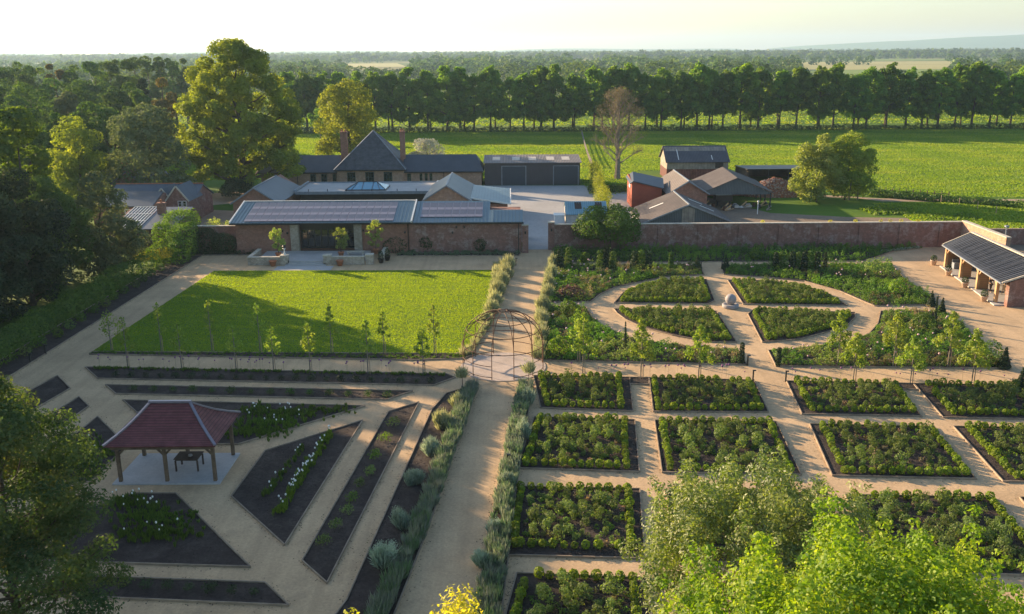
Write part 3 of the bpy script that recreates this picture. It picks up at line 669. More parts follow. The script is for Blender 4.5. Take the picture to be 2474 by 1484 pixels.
# tall back barn
r = E('field_barn', (39, 187, 0), 'tall boarded barn with dark corrugated roof standing at the field edge', 'barn')
X0, X1 = 31.0, 43.2
m = MB(); m.profx([(182, 2.0), (190, 2.0), (190, 3.5), (186, 6.0), (182, 3.4)], X0, X1); m.build('upper_wall', 'old_board', r)
m = MB(); m.box(X0-.02, X1+.02, 181.98, 190.02, -.1, 1.998); m.build('wall', 'red_rust', r)
m = MB(); m.slab([(X0-.3, 181.6, 3.4), (X1+.3, 181.6, 3.4), (X1+.3, 186.5, 6.2), (X0-.3, 186.5, 6.2)], .14); m.slab([(X0-.3, 191, 3.5), (X1+.3, 191, 3.5), (X1+.3, 186.5, 6.2), (X0-.3, 186.5, 6.2)], .14); m.build('roof', 'corrugated_dark', r)
m = MB(); m.box(40.6, 42.2, 181.93, 181.975, 2.2, 3.2); m.build('opening', 'black_metal', r)
for x in (33.3, 40.0): m = MB(); m.slab([(x, 182.3, 3.83), (x+.15, 182.3, 3.83), (x+.15, 185.5 if x < 36 else 183.6, 5.66 if x < 36 else 4.58), (x, 185.5 if x < 36 else 183.6, 5.66 if x < 36 else 4.58)], .02); m.build('rooflight', 'white_paint', r)
# open hay barn
r = E('open_barn', (37, 152, 0), 'open-sided hay barn with grey gable sheeting on dark posts, full of junk', 'barn')
x0, x1, y0, y1, he, hr = 31.0, 42.0, 146.5, 160.5, 2.75, 5.1; xc = 36.3
m = MB()
m.slab([(x0-.2, y0-.3, he), (xc, y0-.3, hr), (xc+.8, y1, hr), (x0+.6, y1, he)], .1); m.slab([(x1+.3, y0-.3, he-.1), (xc, y0-.3, hr), (xc+.8, y1, hr), (x1+1.1, y1, he)], .1); m.build('roof', 'corrugated_y', r)
m = MB(); m.profy([(x0, he-.05), (x0, he-.4), (x1, he-.4), (x1, he-.15), (xc, hr-.13)], y0-.06, y0); m.build('gable_sheet', 'grey_clad', r)
for (x, y) in ((x0+.2, y0), (x1-.1, y0), (x1, y0+3.5), (x1+.2, y0+7), (x1+.4, y0+10.5), (x1+.6, y1-.3), (x0+.5, y1-.3), (xc, y1-.3)):
    m = MB(); m.tube([(x, y, -.2), (x, y, he-.1)], .11, 6); m.build('post', 'dark_frame', r)
m = MB(); m.box(x0+.3, x1, y1-.2, y1-.05, 0, 2.3); m.build('back_wall', 'brick_red', r)
# things in the barn
rb = random.Random(3)
t_ = E('farm_trailer', (34.8, 149.5, 0), 'dark old farm trailer under the open barn', 'trailer')
m = MB(); m.box(33.6, 36.3, 148.6, 151, .9, 1.9); m.build('body', 'black_metal', t_)
for x in (33.9, 36.0):
    m = MB(); m.tube([(x-.1, 149.2, .45), (x+.1, 149.2, .45)], .45, 12); m.build('wheel', 'black_metal', t_)
for i in range(26):
    x = rb.uniform(31.8, 42.5); y = rb.uniform(144.0, 150.5)
    if 33.3 < x < 36.6 and y > 148: continue
    m = MB(); s = rb.uniform(.3, .75); kind = i % 4
    if kind == 0: m.lathe(x, y, [(s*.45, 0), (s*.48, s*.5), (s*.45, s), (.02, s)], 10); nm, mt, lb, ct = 'drum', rb.choice(['seam_blue', 'rust', 'dark_frame']), 'old metal drum among the scrap at the open barn', 'drum'
    elif kind == 1: m.box(x-s*.7, x+s*.7, y-s*.4, y+s*.4, 0, s*.5); m.box(x-s*.5, x+s*.4, y-s*.3, y+s*.3, s*.502, s*.8); nm, mt, lb, ct = 'scrap_crate', rb.choice(['old_board', 'cream_panel', 'dark_timber']), 'wooden crate with boards dumped at the open barn', 'crate'
    elif kind == 2: m.beam((x-s, y, .1), (x+s*.6, y+.4, s*1.4), .1, .25); m.beam((x-s*.6, y+.2, .05), (x+s, y-.2, s*.7), .12); nm, mt, lb, ct = 'scrap_planks', rb.choice(['old_board', 'oak', 'white_paint']), 'leaning planks dumped at the open barn', 'planks'
    else: m.lathe(x, y, [(s*.3, 0), (s*.85, .1), (s*.8, s*.35), (s*.4, s*.6), (.05, s*.7)], 9); nm, mt, lb, ct = 'rubble_sack', rb.choice(['white_paint', 'slab', 'lead']), 'pale bulging sack lying at the open barn', 'sack'
    tag(m.build(nm, mt, None, bevel=.02), lb, ct, 'scrap around the open barn: '+ct+'s')
m = MB(); m.tube([(38.6, 141.5, 0), (38.6, 141.5, 1.9)], .07, 8); m.ball((38.6, 141.5, 2.0), .16, 10, 6); tag(m.build('standpipe_post', 'white_paint'), 'thin white post with round top in front of the open barn', 'post')
# black shelter, rubble
r = E('pole_shelter', (53, 188, 0), 'long low black open-fronted shelter behind the brick rubble heap', 'shelter')
m = MB(); m.slab([(45.5, 176, 2.7), (57.6, 176, 2.7), (57.6, 186, 2.2), (45.5, 186, 2.2)], .25); m.build('roof', 'black_metal', r)
m = MB(); m.box(45.6, 57.5, 185.5, 185.8, 0, 2.1); m.box(57.2, 57.45, 176.2, 185.5, 0, 2.2); m.box(45.6, 45.9, 176.2, 185.5, 0, 2.2); m.build('wall', 'dark_timber', r)
for x in (46, 49.8, 53.6, 57.2): m = MB(); m.box(x-.1, x+.1, 176.2, 176.4, 0, 2.5); m.build('post', 'dark_frame', r)
# heap of bricks
N = 2600; a = rng.random(N)*2*PI; q = rng.random(N)**.55; hx, hy = q*np.cos(a)*6.2, q*np.sin(a)*3.4; hz = 2.9*(1-q**1.5)+rng.normal(size=N)*.06
m = MB(); mm = 40; vs = [(46.6, 161, 2.85)]
for j in range(1, 9):
    for i in range(mm): an = 2*PI*i/mm; qq = j/8; vs.append((46.6+math.cos(an)*6.3*qq, 161+math.sin(an)*3.5*qq, max(-.1, 2.85*(1-qq**1.5)+rb.uniform(-.12, .12)-(.15 if j == 8 else 0))))
fs = [(0, 1+i, 1+(i+1) % mm) for i in range(mm)]+[(1+(j-1)*mm+i, 1+j*mm+i, 1+j*mm+(i+1) % mm, 1+(j-1)*mm+(i+1) % mm) for j in range(1, 8) for i in range(mm)]
m.add(vs, fs)
for i in range(N):
    c = Vector((46.6+hx[i], 161+hy[i], max(.05, hz[i]))); d = Vector(rng.normal(size=3)); d.normalize(); m.cur = i % 3; m.beam(c-d*.17, c+d*.17, .16, .12)
o = m.build('brick_rubble', ['brick_red', 'terracotta', 'paving_stone']); tag(o, 'big heap of broken bricks beside the open barn', 'rubble', kind='stuff')
# blue roofed hut
r = E('small_hut', (10.8, 134.5, 0), 'small hut with pale blue metal roof and two dark rooflights behind the wall', 'hut')
m = MB(); m.profx([(131.2, -.1), (136.2, -.1), (136.2, 2.35), (133.9, 3.25), (131.2, 2.0)], 8.0, 13.9); m.build('wall', 'cream_panel', r)
m = MB(); seam_roof(m, 7.9, 14.0, 130.9, 2.0, 133.9, 3.45, .1, .33); m.slab([(7.9, 133.9, 3.45), (14.0, 133.9, 3.45), (14.0, 136.6, 2.4), (7.9, 136.6, 2.4)], .1); m.build('roof', 'seam_blue', r)
for x in (9.3, 12.3): m = MB(); m.slab([(x, 132.1, 2.64), (x+1.0, 132.1, 2.64), (x+1.0, 133.6, 3.37), (x, 133.6, 3.37)], .03); m.build('rooflight', 'dark_timber', r)
m = MB(); m.box(6.3, 7.8, 131.6, 133.6, 0, 1.7); m.box(6.2, 7.9, 131.5, 133.7, 1.7, 1.8); tag(m.build('store_box', 'white_paint', None, bevel=.05), 'white box-shaped store against the left side of the small hut', 'store box')
m = MB(); m.box(.9, 2.3, 122.5, 124, 0, 1.3); m.box(1.1, 2.1, 122.7, 123.8, 1.3, 1.9); tag(m.build('plant_unit', 'lead', None, bevel=.05), 'grey ventilation unit at the end of the long building by the gateway', 'ventilation unit')

# ------------------------------------------------------------------ COTTAGE at left
r = E('cottage', (-54, 145, 0), 'old brick cottage with several slate gables half hidden by trees', 'house')
def zz(x, y, Y): return Z(x, y, Y)
# main steep range behind
m = MB(); m.profy([(-66.6, -.1), (-60, -.1), (-60, 3.7), (-63.2, 6.1), (-66.6, 3.7)], 150, 162); m.build('wall', 'brick_old', r)
m = MB(); m.slab([(-59.6, 149.6, 3.6), (-63.2, 149.6, 6.3), (-63.2, 162, 6.3), (-59.6, 162, 3.6)], .15); m.slab([(-67, 149.6, 3.6), (-63.2, 149.6, 6.3), (-63.2, 162, 6.3), (-67, 162, 3.6)], .15); m.build('roof', 'slate_cottage', r)
chimney(r, -63.1, 150.6, 1.7, 1.3, 4.5, 7.3, 'brick_old', 3); chimney(r, -66.2, 158, 1.3, 1.0, 4, 8.1, 'brick_old', 3)
# mid range, ridge along x, gable end to right
m = MB(); m.profx([(138.5, -.1), (147.5, -.1), (147.5, 3.0), (143, 4.95), (138.5, 3.0)], -62, -48.6); m.build('wall', 'brick_old', r)
m = MB(); m.slab([(-62, 138.1, 3.0), (-48.4, 138.1, 3.0), (-48.4, 143, 5.15), (-62, 143, 5.15)], .15); m.slab([(-62, 147.9, 3.0), (-48.4, 147.9, 3.0), (-48.4, 143, 5.15), (-62, 143, 5.15)], .15); m.build('roof', 'slate_cottage', r)
m = MB(); m.beam((-62, 143, 5.22), (-48.4, 143, 5.22), .25, .14); m.build('ridge_tiles', 'terracotta', r)
# two front gables
for xc, hw, Y0, ze, zt in ((-52.5, 1.45, 136.5, 3.4, 5.2), (-50.0, 1.7, 135.6, 3.6, 5.65)):
    m = MB(); m.profy([(xc-hw, -.1), (xc+hw, -.1), (xc+hw, ze), (xc, zt), (xc-hw, ze)], Y0, 141); m.build('wall', 'brick_old', r)
    m = MB(); m.slab([(xc-hw-.1, Y0-.1, ze-.05), (xc, Y0-.1, zt+.18), (xc, 142, zt+.18), (xc-hw-.1, 142, ze-.05)], .12); m.slab([(xc+hw+.1, Y0-.1, ze-.05), (xc, Y0-.1, zt+.18), (xc, 142, zt+.18), (xc+hw+.1, 142, ze-.05)], .12); m.build('roof', 'slate_cottage', r)
    m = MB(); m.beam((xc-hw-.1, Y0-.14, ze-.05), (xc, Y0-.14, zt+.18), .1, .2); m.beam((xc+hw+.1, Y0-.14, ze-.05), (xc, Y0-.14, zt+.18), .1, .2); m.build('gable_coping', 'stone_coping', r)
window(r, -49.85, -49.4, 135.6, 2.4, 3.55, 1, 3, 'white_paint'); window(r, -49.15, -48.7, 135.6, 2.4, 3.55, 1, 3, 'white_paint')
# blue-grey roof front block
m = MB(); m.profx([(129.5, -.1), (136.3, -.1), (136.3, 4.75), (129.5, 3.7)], -60, -51.8); m.build('wall', 'brick_red', r)
m = MB(); m.slab([(-60.3, 129.2, 3.9), (-51.3, 129.2, 3.9), (-52.2, 136.4, 4.98), (-60.3, 136.4, 4.98)], .14); m.build('roof', 'slate_light', r)
window(r, -55.3, -54.65, 129.5, 2.2, 3.35, 1, 2, 'white_paint', fw=.1); window(r, -54.4, -53.75, 129.5, 2.2, 3.35, 1, 2, 'white_paint', fw=.1)
# outbuilding with glass roof
r = E('outbuilding', (-48, 121, 0), 'low brick outbuilding with white-barred glass roof in front of the cottage', 'outbuilding')
m = MB(); m.profx([(116.8, -.1), (124.5, -.1), (124.5, 4.3), (116.8, 2.9)], -52.5, -44.2); m.build('wall', 'brick_old', r)
m = MB(); m.slab([(-48.4, 116.5, 2.98), (-43.9, 116.5, 2.98), (-43.9, 124.8, 4.5), (-48.4, 124.8, 4.5)], .12); m.build('roof', 'slate_cottage', r)
g = MB(); g.slab([(-51.9, 116.5, 2.98), (-48.45, 116.5, 2.98), (-48.45, 124.8, 4.5), (-51.9, 124.8, 4.5)], .06); g = g.build('glass_roof', 'glass', r)
m = MB()
for i in range(9): x = -51.9+.43*i; m.beam((x, 116.45, 3.03), (x, 124.8, 4.55), .08, .06)
for y, z in ((116.5, 3.03), (119.3, 3.54), (122, 4.03), (124.8, 4.55)): m.beam((-51.9, y, z), (-48.45, y, z+.02), .09, .07)
m.build('glazing_bars', 'white_paint', g)
chimney(r, -47.3, 122.3, 1.0, .8, 3.5, 5.5, 'brick_red', 1)
m = MB(); m.box(-45.0, -44.6, 116.62, 116.797, .2, 2.4); m.build('white_post', 'white_paint', r)
m = MB(); m.box(-38.8, -37.6, 115.85, 115.997, .3, 1.6); m.build('hatch_board', 'black_metal', r) if False else tag(m.build('wall_hatch', 'black_metal'), 'black hatch on the short brick wall left of the long building', 'hatch')
# ------------------------------------------------------------------ TERRACE in front of the glass doors
r = E('terrace', (-24, 111, 0), 'raised stone terrace with low dry-stone walls and steps before the glass doors', 'terrace')
m = MB(); m.box(-31.3, -18.0, 109.9, 114.24, .0, .45); m.box(-27.6, -22.3, 108.3, 109.9, 0, .45); m.build('paving', 'slab', r)
m = MB(); m.box(-27.4, -22.5, 107.85, 108.3, 0, .3); m.build('step', 'slab', r)
m = MB(); m.box(-27.4, -22.5, 107.4, 107.85, 0, .15); m.build('step', 'slab', r)
m = MB(); m.box(-28.3, -21.5, 105.2, 107.4, 0, .055); m.build('landing', 'slab', r)
for (x0, x1, y0, y1) in ((-32.1, -27.9, 108.1, 108.5), (-32.1, -31.7, 108.5, 113.0), (-22.1, -17.9, 108.1, 108.5), (-16.2, -15.7, 109.2, 113.4)):
    m = MB(); m.box(x0, x1, y0, y1, 0, .95); w = m.build('low_wall', 'rubble_stone', r)
    m = MB(); m.box(x0-.05, x1+.05, y0-.05, y1+.05, .952, 1.04); m.build('coping', 'stone_coping', w, bevel=.02)
for (x, y) in ((-27.6, 108.3), (-22.4, 108.3), (-17.3, 108.5)):
    m = MB(); m.box(x-.45, x+.45, y-.45, y+.45, 0, 1.15); p = m.build('pier', 'rubble_stone', r); m = MB(); m.box(x-.5, x+.5, y-.5, y+.5, 1.152, 1.27); m.build('coping', 'stone_coping', p, bevel=.02)
def pot(x, y, z, s=1., mat='terracotta'):
    m = MB(); m.lathe(x, y, [(.24*s, z), (.36*s, z+.5*s), (.41*s, z+.52*s), (.41*s, z+.6*s), (.34*s, z+.6*s), (.33*s, z+.5*s)], 16); return m
k = 0
for (x, y, z, top, lb) in ((-28.9, 110.5, .45, 4.1, 'small round-headed tree in the terracotta pot at the left of the terrace'), (-21.2, 110.8, .45, 4.1, 'small round-headed tree in the middle of the terrace by the stone bench'), (-17.1, 112.4, .45, 4.75, 'tallest small tree, at the right end of the terrace')):
    k += 1
    P_ = [(rb.uniform(-1, 1)*.95*math.sqrt(1.02-(1.7*t-.8)**2), rb.uniform(-.7, .7)*math.sqrt(1.02-(1.7*t-.8)**2), 1.1+t*(top-1.7), rb.uniform(.22, .36)) for t in np.linspace(0, 1, 30)]
    rt = E('terrace_tree', (x, y, z), lb, 'tree', 'small trees in pots on the terrace')
    m = MB(); m.tube([(x, y, z+.4), (x+.03, y, z+1.4), (x, y, top-.5)], [.06, .05, .02], 6); m.build('trunk', 'bark', rt)
    qobj('crown', xf(leaves(P_, 2200, .15, .55, .2, .3, cull=0), (x, y, z)), 'leaf_pale', rt)
    tag(pot(x, y, z, 1.0).build('plant_pot', 'terracotta', None, True), 'terracotta pot under the '+lb.replace('small round-headed tree in the terracotta pot', 'small tree').replace('round-headed ', ''), 'plant pot', 'terracotta pots on the terrace')
for (x, y, lb) in ((-28.9, 107.6, 'terracotta pot on the gravel before the left low stone wall'), (-20.8, 107.6, 'terracotta pot on the gravel in front of the right low stone wall')):
    tag(pot(x, y, .03, 1.15).build('plant_pot', 'terracotta', None, True), lb, 'plant pot', 'terracotta pots on the terrace')
for (x, y, s, lb) in ((-16.0, 108.9, 1., 'dark pot with a clipped bush at the right end of the terrace, nearer the lawn'), (-15.4, 110.3, 1., 'dark pot with a clipped bush at the right end of the terrace, nearer the building')):
    rt = E('potted_bush', (x, y, 0), lb, 'potted plant'); pot(x, y, .03, 1.).build('pot', 'black_metal', rt, True)
    qobj('bush', xf(leaves([(0, 0, 1.0, .35, .35, .55)], 420, .11), (x, y, 0)), 'leaf_dark', rt)
m = MB(); m.box(-20.6, -18.4, 111.3, 111.9, .86, .95); m.box(-20.5, -20.3, 111.35, 111.85, .45, .86); m.box(-18.7, -18.5, 111.35, 111.85, .45, .86); tag(m.build('bench', 'stone_coping', None, bevel=.02), 'pale stone bench on the terrace beside the middle small tree', 'bench')
rt = E('garden_figure', (-27.6, 108.3, 1.27), 'small dark-headed ornament standing on the left stone pier of the steps', 'ornament')
m = MB(); m.lathe(-27.6, 108.3, [(.16, 1.27), (.2, 1.32), (.08, 1.5), (.07, 1.85), (.17, 2.0), (.19, 2.05), (.05, 2.06)], 12); m.build('pedestal', 'white_paint', rt, True)
m = MB(); m.ball((-27.6, 108.3, 2.25), .2, 12, 8); m.build('head', 'black_metal', rt, True)
for x in (-27.15, -22.75): m = MB(); m.lathe(x, 108.0, [(.1, .3), (.13, .55), (.12, .62), (.02, .64)], 8); tag(m.build('step_lantern', 'black_metal'), 'small dark lantern on the %s end of the terrace step' % ('left' if x < -25 else 'right'), 'lantern')

# ------------------------------------------------------------------ PAVILION at right
r = E('pavilion', (52, 96, 0), 'oak-framed open pavilion with dark slate roof at the right edge', 'pavilion')
ex, rx = 49.75, 53.4
def evx(y): return 48.55+(y-88.4)*(50.75-48.55)/(104.7-88.4)
m = MB(); m.add([(evx(105)-.1, 105.1, .03), (evx(87.6)-.1, 87.9, .03), (56, 87.9, .03), (56, 105.1, .03), (evx(105)-.1, 105.1, .14), (evx(87.6)-.1, 87.9, .14), (56, 87.9, .14), (56, 105.1, .14)], [(0, 1, 2, 3), (4, 7, 6, 5), (0, 4, 5, 1), (1, 5, 6, 2), (2, 6, 7, 3), (3, 7, 4, 0)]); m.build('floor', 'slab', r)
m = MB(); m.slab([(evx(105), 105.1, 2.66), (evx(87.1), 87.1, 2.6), (52.95, 87.1, 4.1), (54.0, 105.1, 4.1)], .14); m.slab([(52.95, 87.1, 4.1), (54.0, 105.1, 4.1), (57.8, 105.1, 2.7), (57.2, 87.1, 2.7)], .14)
for i in range(1, 36): y_ = 87.1+18*i/36; m.beam((evx(y_), y_, 2.625), (52.95+1.05*i/36, y_, 4.12), .05, .05)
m.build('roof', 'pav_roof', r)
m = MB(); m.beam((evx(105), 105.14, 2.68), (54.0, 105.14, 4.12), .12, .16); m.beam((evx(87.1), 87.06, 2.62), (52.95, 87.06, 4.12), .12, .16); m.beam((52.95, 87.1, 4.17), (54.0, 105.1, 4.17), .42, .1); m.build('roof_trim', 'stone_coping', r)
m = MB(); m.beam((evx(105)-.09, 105.1, 2.6), (evx(87.1)-.09, 87.1, 2.54), .13, .12); m.build('gutter', 'lead', r)
ys = [104.5, 99.3, 94.1, 88.9]
for i, y in enumerate(ys):
    x = evx(y)+.35
    m = MB(); m.box(x-.16, x+.16, y-.16, y+.16, .14, 2.55); pst = m.build('post', 'oak', r, bevel=.02)
    m = MB()
    if i < 3: m.beam((x, y-.1, 1.75), (evx(y-.8)+.35, y-.85, 2.45), .1, .16)
    if i > 0: m.beam((x, y+.1, 1.75), (evx(y+.8)+.35, y+.85, 2.45), .1, .16)
    m.build('brace', 'oak', pst)
m = MB(); m.beam((evx(104.6)+.35, 104.7, 2.5), (evx(88.8)+.35, 88.7, 2.46), .2, .24); m.build('eaves_beam', 'oak', r)
for y in ys[:3]: m = MB(); m.beam((evx(y)+.35, y, 2.5), (55.5, y, 2.5), .16, .22); m.build('tie_beam', 'oak', r)
m = MB(); m.box(55.5, 55.8, 88, 104.9, 0.1, 3.2); m.build('back_wall', 'oak_board', r)
m = MB(); m.profy([(51.2, .1), (55.5, .1), (55.5, 3.1), (53.9, 3.75), (51.4, 2.65)], 104.6, 104.85); m.build('end_wall', 'oak_board', r)
for y in ys[1:3]: m = MB(); m.box(evx(y)+.55, evx(y)+1.5, y-.06, y+.06, .14, 2.35); m.build('partition', 'oak_board', r)
m = MB(); m.profy([(49.3, 0), (56.3, 0), (56.3, 2.8), (53.1, 3.85), (49.3, 2.6)], 87.3, 87.9); m.build('end_wall', 'brick_old', r)
for i, (x, y) in enumerate(((50.3, 105.9), (49.6, 100.6), (48.9, 95.2), (48.15, 89.6))):
    rt = E('potted_bush', (x, y, 0), 'clay pot with clipped dark bush, %s along the pavilion front' % ('farthest', 'second farthest', 'second nearest', 'nearest')[i], 'potted plant', 'potted bushes along the pavilion front')
    pot(x, y, .03, 1.0).build('pot', 'plaster', rt, True)
    qobj('bush', xf(leaves([(0, 0, .85, .36, .36, .4)], 420, .11), (x, y, 0)), 'leaf_dark', rt)
def chair(x, y, rz, lb, grp='garden chairs'):
    rt = E('garden_chair', (0, 0, .14), lb, 'chair', grp); w = .23
    m = MB(); m.box(-w, w, -w, w, .57, .61)
    for k_ in range(4): m.box(-w+.02+k_*.115, -w+.1+k_*.115, w-.03, w, .66, 1.05)
    m.box(-w, w, w-.035, w+.005, 1.05, 1.12); m.build('seat_and_back', 'oak', rt)
    for sx in (-1, 1):
        for sy in (-1, 1): m = MB(); m.box(sx*w-.02, sx*w+.02, sy*w-.02, sy*w+.02, .14, .57 if sy < 0 else 1.05); m.build('leg', 'oak', rt)
    place(rt, (x, y, .14), 1., rz); return rt
# fix child coordinates (built about the origin, seat 0.14 above floor)
def tablex(x, y, z, L, Wd, h, mat, name, lb, leg='oak', ct='table', rz=0):
    rt = E(name, (0, 0, 0), lb, ct)
    m = MB(); n = 6
    for i in range(n): a = -Wd/2+Wd*i/n; m.box(-L/2, L/2, a+.008, a+Wd/n-.008, h-.05, h)
    m.box(-L/2+.08, L/2-.08, -Wd/2+.06, Wd/2-.06, h-.14, h-.052); m.build('tabletop', mat, rt)
    for sx in (-1, 1):
        for sy in (-1, 1): m = MB(); a, b = sx*(L/2-.08), sy*(Wd/2-.08); m.box(a-.045, a+.045, b-.045, b+.045, 0, h-.14); m.build('leg', leg, rt)
    place(rt, (x, y, z), 1., rz); return rt
tablex(53.2, 96.8, .14, .9, 2.0, .76, 'oak', 'dining_table', 'wooden table in the middle bay of the pavilion')
chair(52.2, 97.6, PI/2, 'wooden chair facing the table in the middle pavilion bay, farther one'); chair(52.2, 96.3, PI/2, 'wooden chair facing the table in the middle pavilion bay, nearer one')
chair(51.5, 91.8, PI/2+.4, 'wooden chair behind the standing person in the pavilion')
m = MB(); m.box(51.5, 54.0, 103.3, 103.9, .14, .85); m.box(51.5, 54.0, 103.85, 103.95, .852, 1.2); tag(m.build('storage_bench', 'lead', None, bevel=.02), 'grey storage bench against the end wall in the farthest pavilion bay', 'bench')
# outdoor bench right of brick end wall
m = MB(); m.box(51.4, 53.4, 85.4, 86.2, .68, .74)
for x in (51.5, 52.4, 53.3):
    for y in (85.5, 86.1): m.box(x-.04, x+.04, y-.04, y+.04, .03, .68)
tag(m.build('picnic_table', 'timber'), 'brown wooden table against the brick end wall at the right edge', 'table')
qobj('shrub', xf(leaves([(0, 0, .9, .9, .5, .7), (.9, 0, .8, .8, .5, .6)], 700, .16), (53.3, 86.6, 0)), 'leaf_shrub')
tag(bpy.data.objects['shrub'], 'green shrub behind the brown table against the pavilion end wall', 'shrub')
m = MB(); m.tube([(62.9, 114, 0), (62.9, 114, 3.0)], .06, 6); m.box(62.7, 63.1, 113.8, 114.2, 3.0, 3.2); tag(m.build('lamp_post', 'lead'), 'slim lamp post behind the pavilion at the right edge', 'lamp post')

# ------------------------------------------------------------------ PERSON
def skin(name, pts, edges, rad, mat, parent=None, sub=2, root=0):
    o0 = rootloc(parent) if parent else Vector(pts[0])
    me = bpy.data.meshes.new(name); me.from_pydata([tuple(Vector(p)-o0) for p in pts], edges, []); me.materials.append(MATS[mat])
    o = bpy.data.objects.new(name, me); COL.objects.link(o)
    if parent: o.parent = parent
    else: o.location = o0
    md = o.modifiers.new('skin', 'SKIN')
    if not me.skin_vertices: me.skin_vertices.new()
    for i, v in enumerate(me.skin_vertices[0].data): v.radius = rad[i] if hasattr(rad[i], '__len__') else (rad[i], rad[i]); v.use_root = (i == root)
    s = o.modifiers.new('sub', 'SUBSURF'); s.levels = sub; s.render_levels = sub
    return o
px, py, pz = 50.3, 92.6, .14
def W_(p): return (px+p[0], py+p[1], pz+p[2])
J = [(0, 0, .93), (0, .01, 1.15), (0, 0, 1.40), (0, -.02, 1.50), (0, -.04, 1.60), (0, -.05, 1.72),
     (-.17, 0, 1.41), (-.25, -.1, 1.16), (-.07, -.3, 1.22), (.17, 0, 1.41), (.25, -.1, 1.16), (.07, -.3, 1.22),
     (-.09, 0, .88), (-.05, -.03, .50), (.10, .0, .08), (.12, -.13, .04), (.09, 0, .88), (.04, .0, .50), (-.17, .02, .08), (-.2, -.12, .04), (0, -.12, 1.585)]
Ed = [(0, 1), (1, 2), (2, 3), (3, 4), (4, 5), (2, 6), (6, 7), (7, 8), (2, 9), (9, 10), (10, 11), (0, 12), (12, 13), (13, 14), (14, 15), (0, 16), (16, 17), (17, 18), (18, 19), (4, 20)]
Rr = [.13, .12, .13, .05, .085, .07, .06, .045, .028, .06, .045, .028, .085, .06, .042, .035, .085, .06, .042, .035, .03]
JJ = list(J); EE = list(Ed); RR = list(Rr)
for side, wi in ((-1, 8), (1, 11)):
    w0 = np.array(J[wi]); palm = w0+np.array([-side*.03, -.06, .02]); JJ.append(tuple(palm)); EE.append((wi, len(JJ)-1)); RR.append((.03, .014)); pi_ = len(JJ)-1
    for kf in range(5):
        sp = (kf-2)*.016; ln = (.045, .055, .06, .055, .04)[kf]
        b = palm+np.array([-side*.012, -.025, sp]) if kf else palm+np.array([0, .01, .03]); c = b+np.array([-side*ln*.6, -ln*.5, sp*.3]); d = c+np.array([-side*ln*.5, ln*.35, 0])
        k0 = len(JJ); JJ += [tuple(b), tuple(c), tuple(d)]; EE += [(pi_, k0), (k0, k0+1), (k0+1, k0+2)]; RR += [.009, .0085, .007]
per = skin('person', [W_(p) for p in JJ], EE, RR, 'skin'); tag(per, 'person in dark clothes standing with crossed legs in the pavilion holding a small white card', 'person')
skin('jacket', [W_(J[i]) for i in (0, 1, 2, 6, 7, 8, 9, 10, 11)], [(0, 1), (1, 2), (2, 3), (3, 4), (4, 5), (2, 6), (6, 7), (7, 8)], [.15, .145, .15, .08, .062, .045, .08, .062, .045], 'dark_cloth', per)
skin('trousers', [W_(p) for p in [J[0], J[12], J[13], (.09, 0, .14), J[16], J[17], (-.15, .01, .14)]], [(0, 1), (1, 2), (2, 3), (0, 4), (4, 5), (5, 6)], [.15, .1, .075, .06, .1, .075, .06], 'brown_cloth', per)
for sgn, (fx, fy) in ((1, (.12, -.05)), (-1, (-.19, -.04))):
    skin('shoe', [W_((fx-.01*sgn, fy+.07, .06)), W_((fx, fy-.04, .05)), W_((fx+.01*sgn, fy-.15, .04))], [(0, 1), (1, 2)], [.055, .05, .04], 'black_metal', per, 1)
m = MB(); m.ball(W_((0, -.0, 1.69)), .125, 14, 10, 1.05); m.ball(W_((0, .06, 1.6)), .11, 12, 8, 1.2); m.build('hair', 'hair', per, True)
for sx in (-1, 1): m = MB(); m.ball(W_((sx*.035, -.135, 1.63)), .012, 8, 6); m.build('eye', 'black_metal', per, True)
for sx in (-1, 1): m = MB(); m.ball(W_((sx*.09, -.05, 1.6)), .022, 8, 6, 1.4); m.build('ear', 'skin', per, True)
m = MB(); m.box(px-.033, px+.033, py-.148, py-.135, pz+1.535, pz+1.545); m.build('mouth', 'terracotta', per)
m = MB(); m.box(px-.12, px+.12, py-.43, py-.41, pz+1.18, pz+1.34); tag(m.build('card', 'paper'), 'small white card held by the person in the pavilion', 'card')

# ------------------------------------------------------------------ DOME arbour and its paving
cx, cy, R = -.75, 70.6, 3.35
m = MB(); m.prism([(cx+(R+.15)*math.cos(2*PI*i/48), cy+(R+.15)*math.sin(2*PI*i/48)) for i in range(48)], 0, .075); o = m.build('paving_circle', 'paving_stone'); o['kind'] = 'structure'
dm = E('dome_arbour', (cx, cy, 0), 'rusty wire dome arbour over the crossing of the two main paths', 'arbour')
NP = 12; ang = [2*PI*(i+.5)/NP for i in range(NP)]; hw = 2.1
def dp(a, t):  # t 0..1 over the dome
    ph = t*PI/2; return (cx+R*math.cos(ph)*math.cos(a), cy+R*math.cos(ph)*math.sin(a), hw+2.7*math.sin(ph))
for i, a in enumerate(ang):
    m = MB(); m.tube([(cx+R*math.cos(a), cy+R*math.sin(a), 0)]+[dp(a, t) for t in np.linspace(0, .93, 10)], .034, 5); m.build('rib', 'rust', dm)
def ring(t=None, z=None, i0=0, i1=48, rad=.02):
    pts = []
    for i in range(i0, i1+1):
        a = 2*PI*i/48; pts.append(dp(a, t) if z is None else (cx+R*math.cos(a), cy+R*math.sin(a), z))
    return pts
for t_ in (0., .3, .55, .93): m = MB(); m.tube(ring(t=t_), .032, 5); m.build('hoop', 'rust', dm)
for q in range(4):
    for z in (.25, 1.15):
        m = MB(); i0 = 12*q+3; m.tube([(cx+R*math.cos(2*PI*i/48), cy+R*math.sin(2*PI*i/48), z) for i in range(i0-1, i0+8)], .028, 5); m.build('side_rail', 'rust', dm)
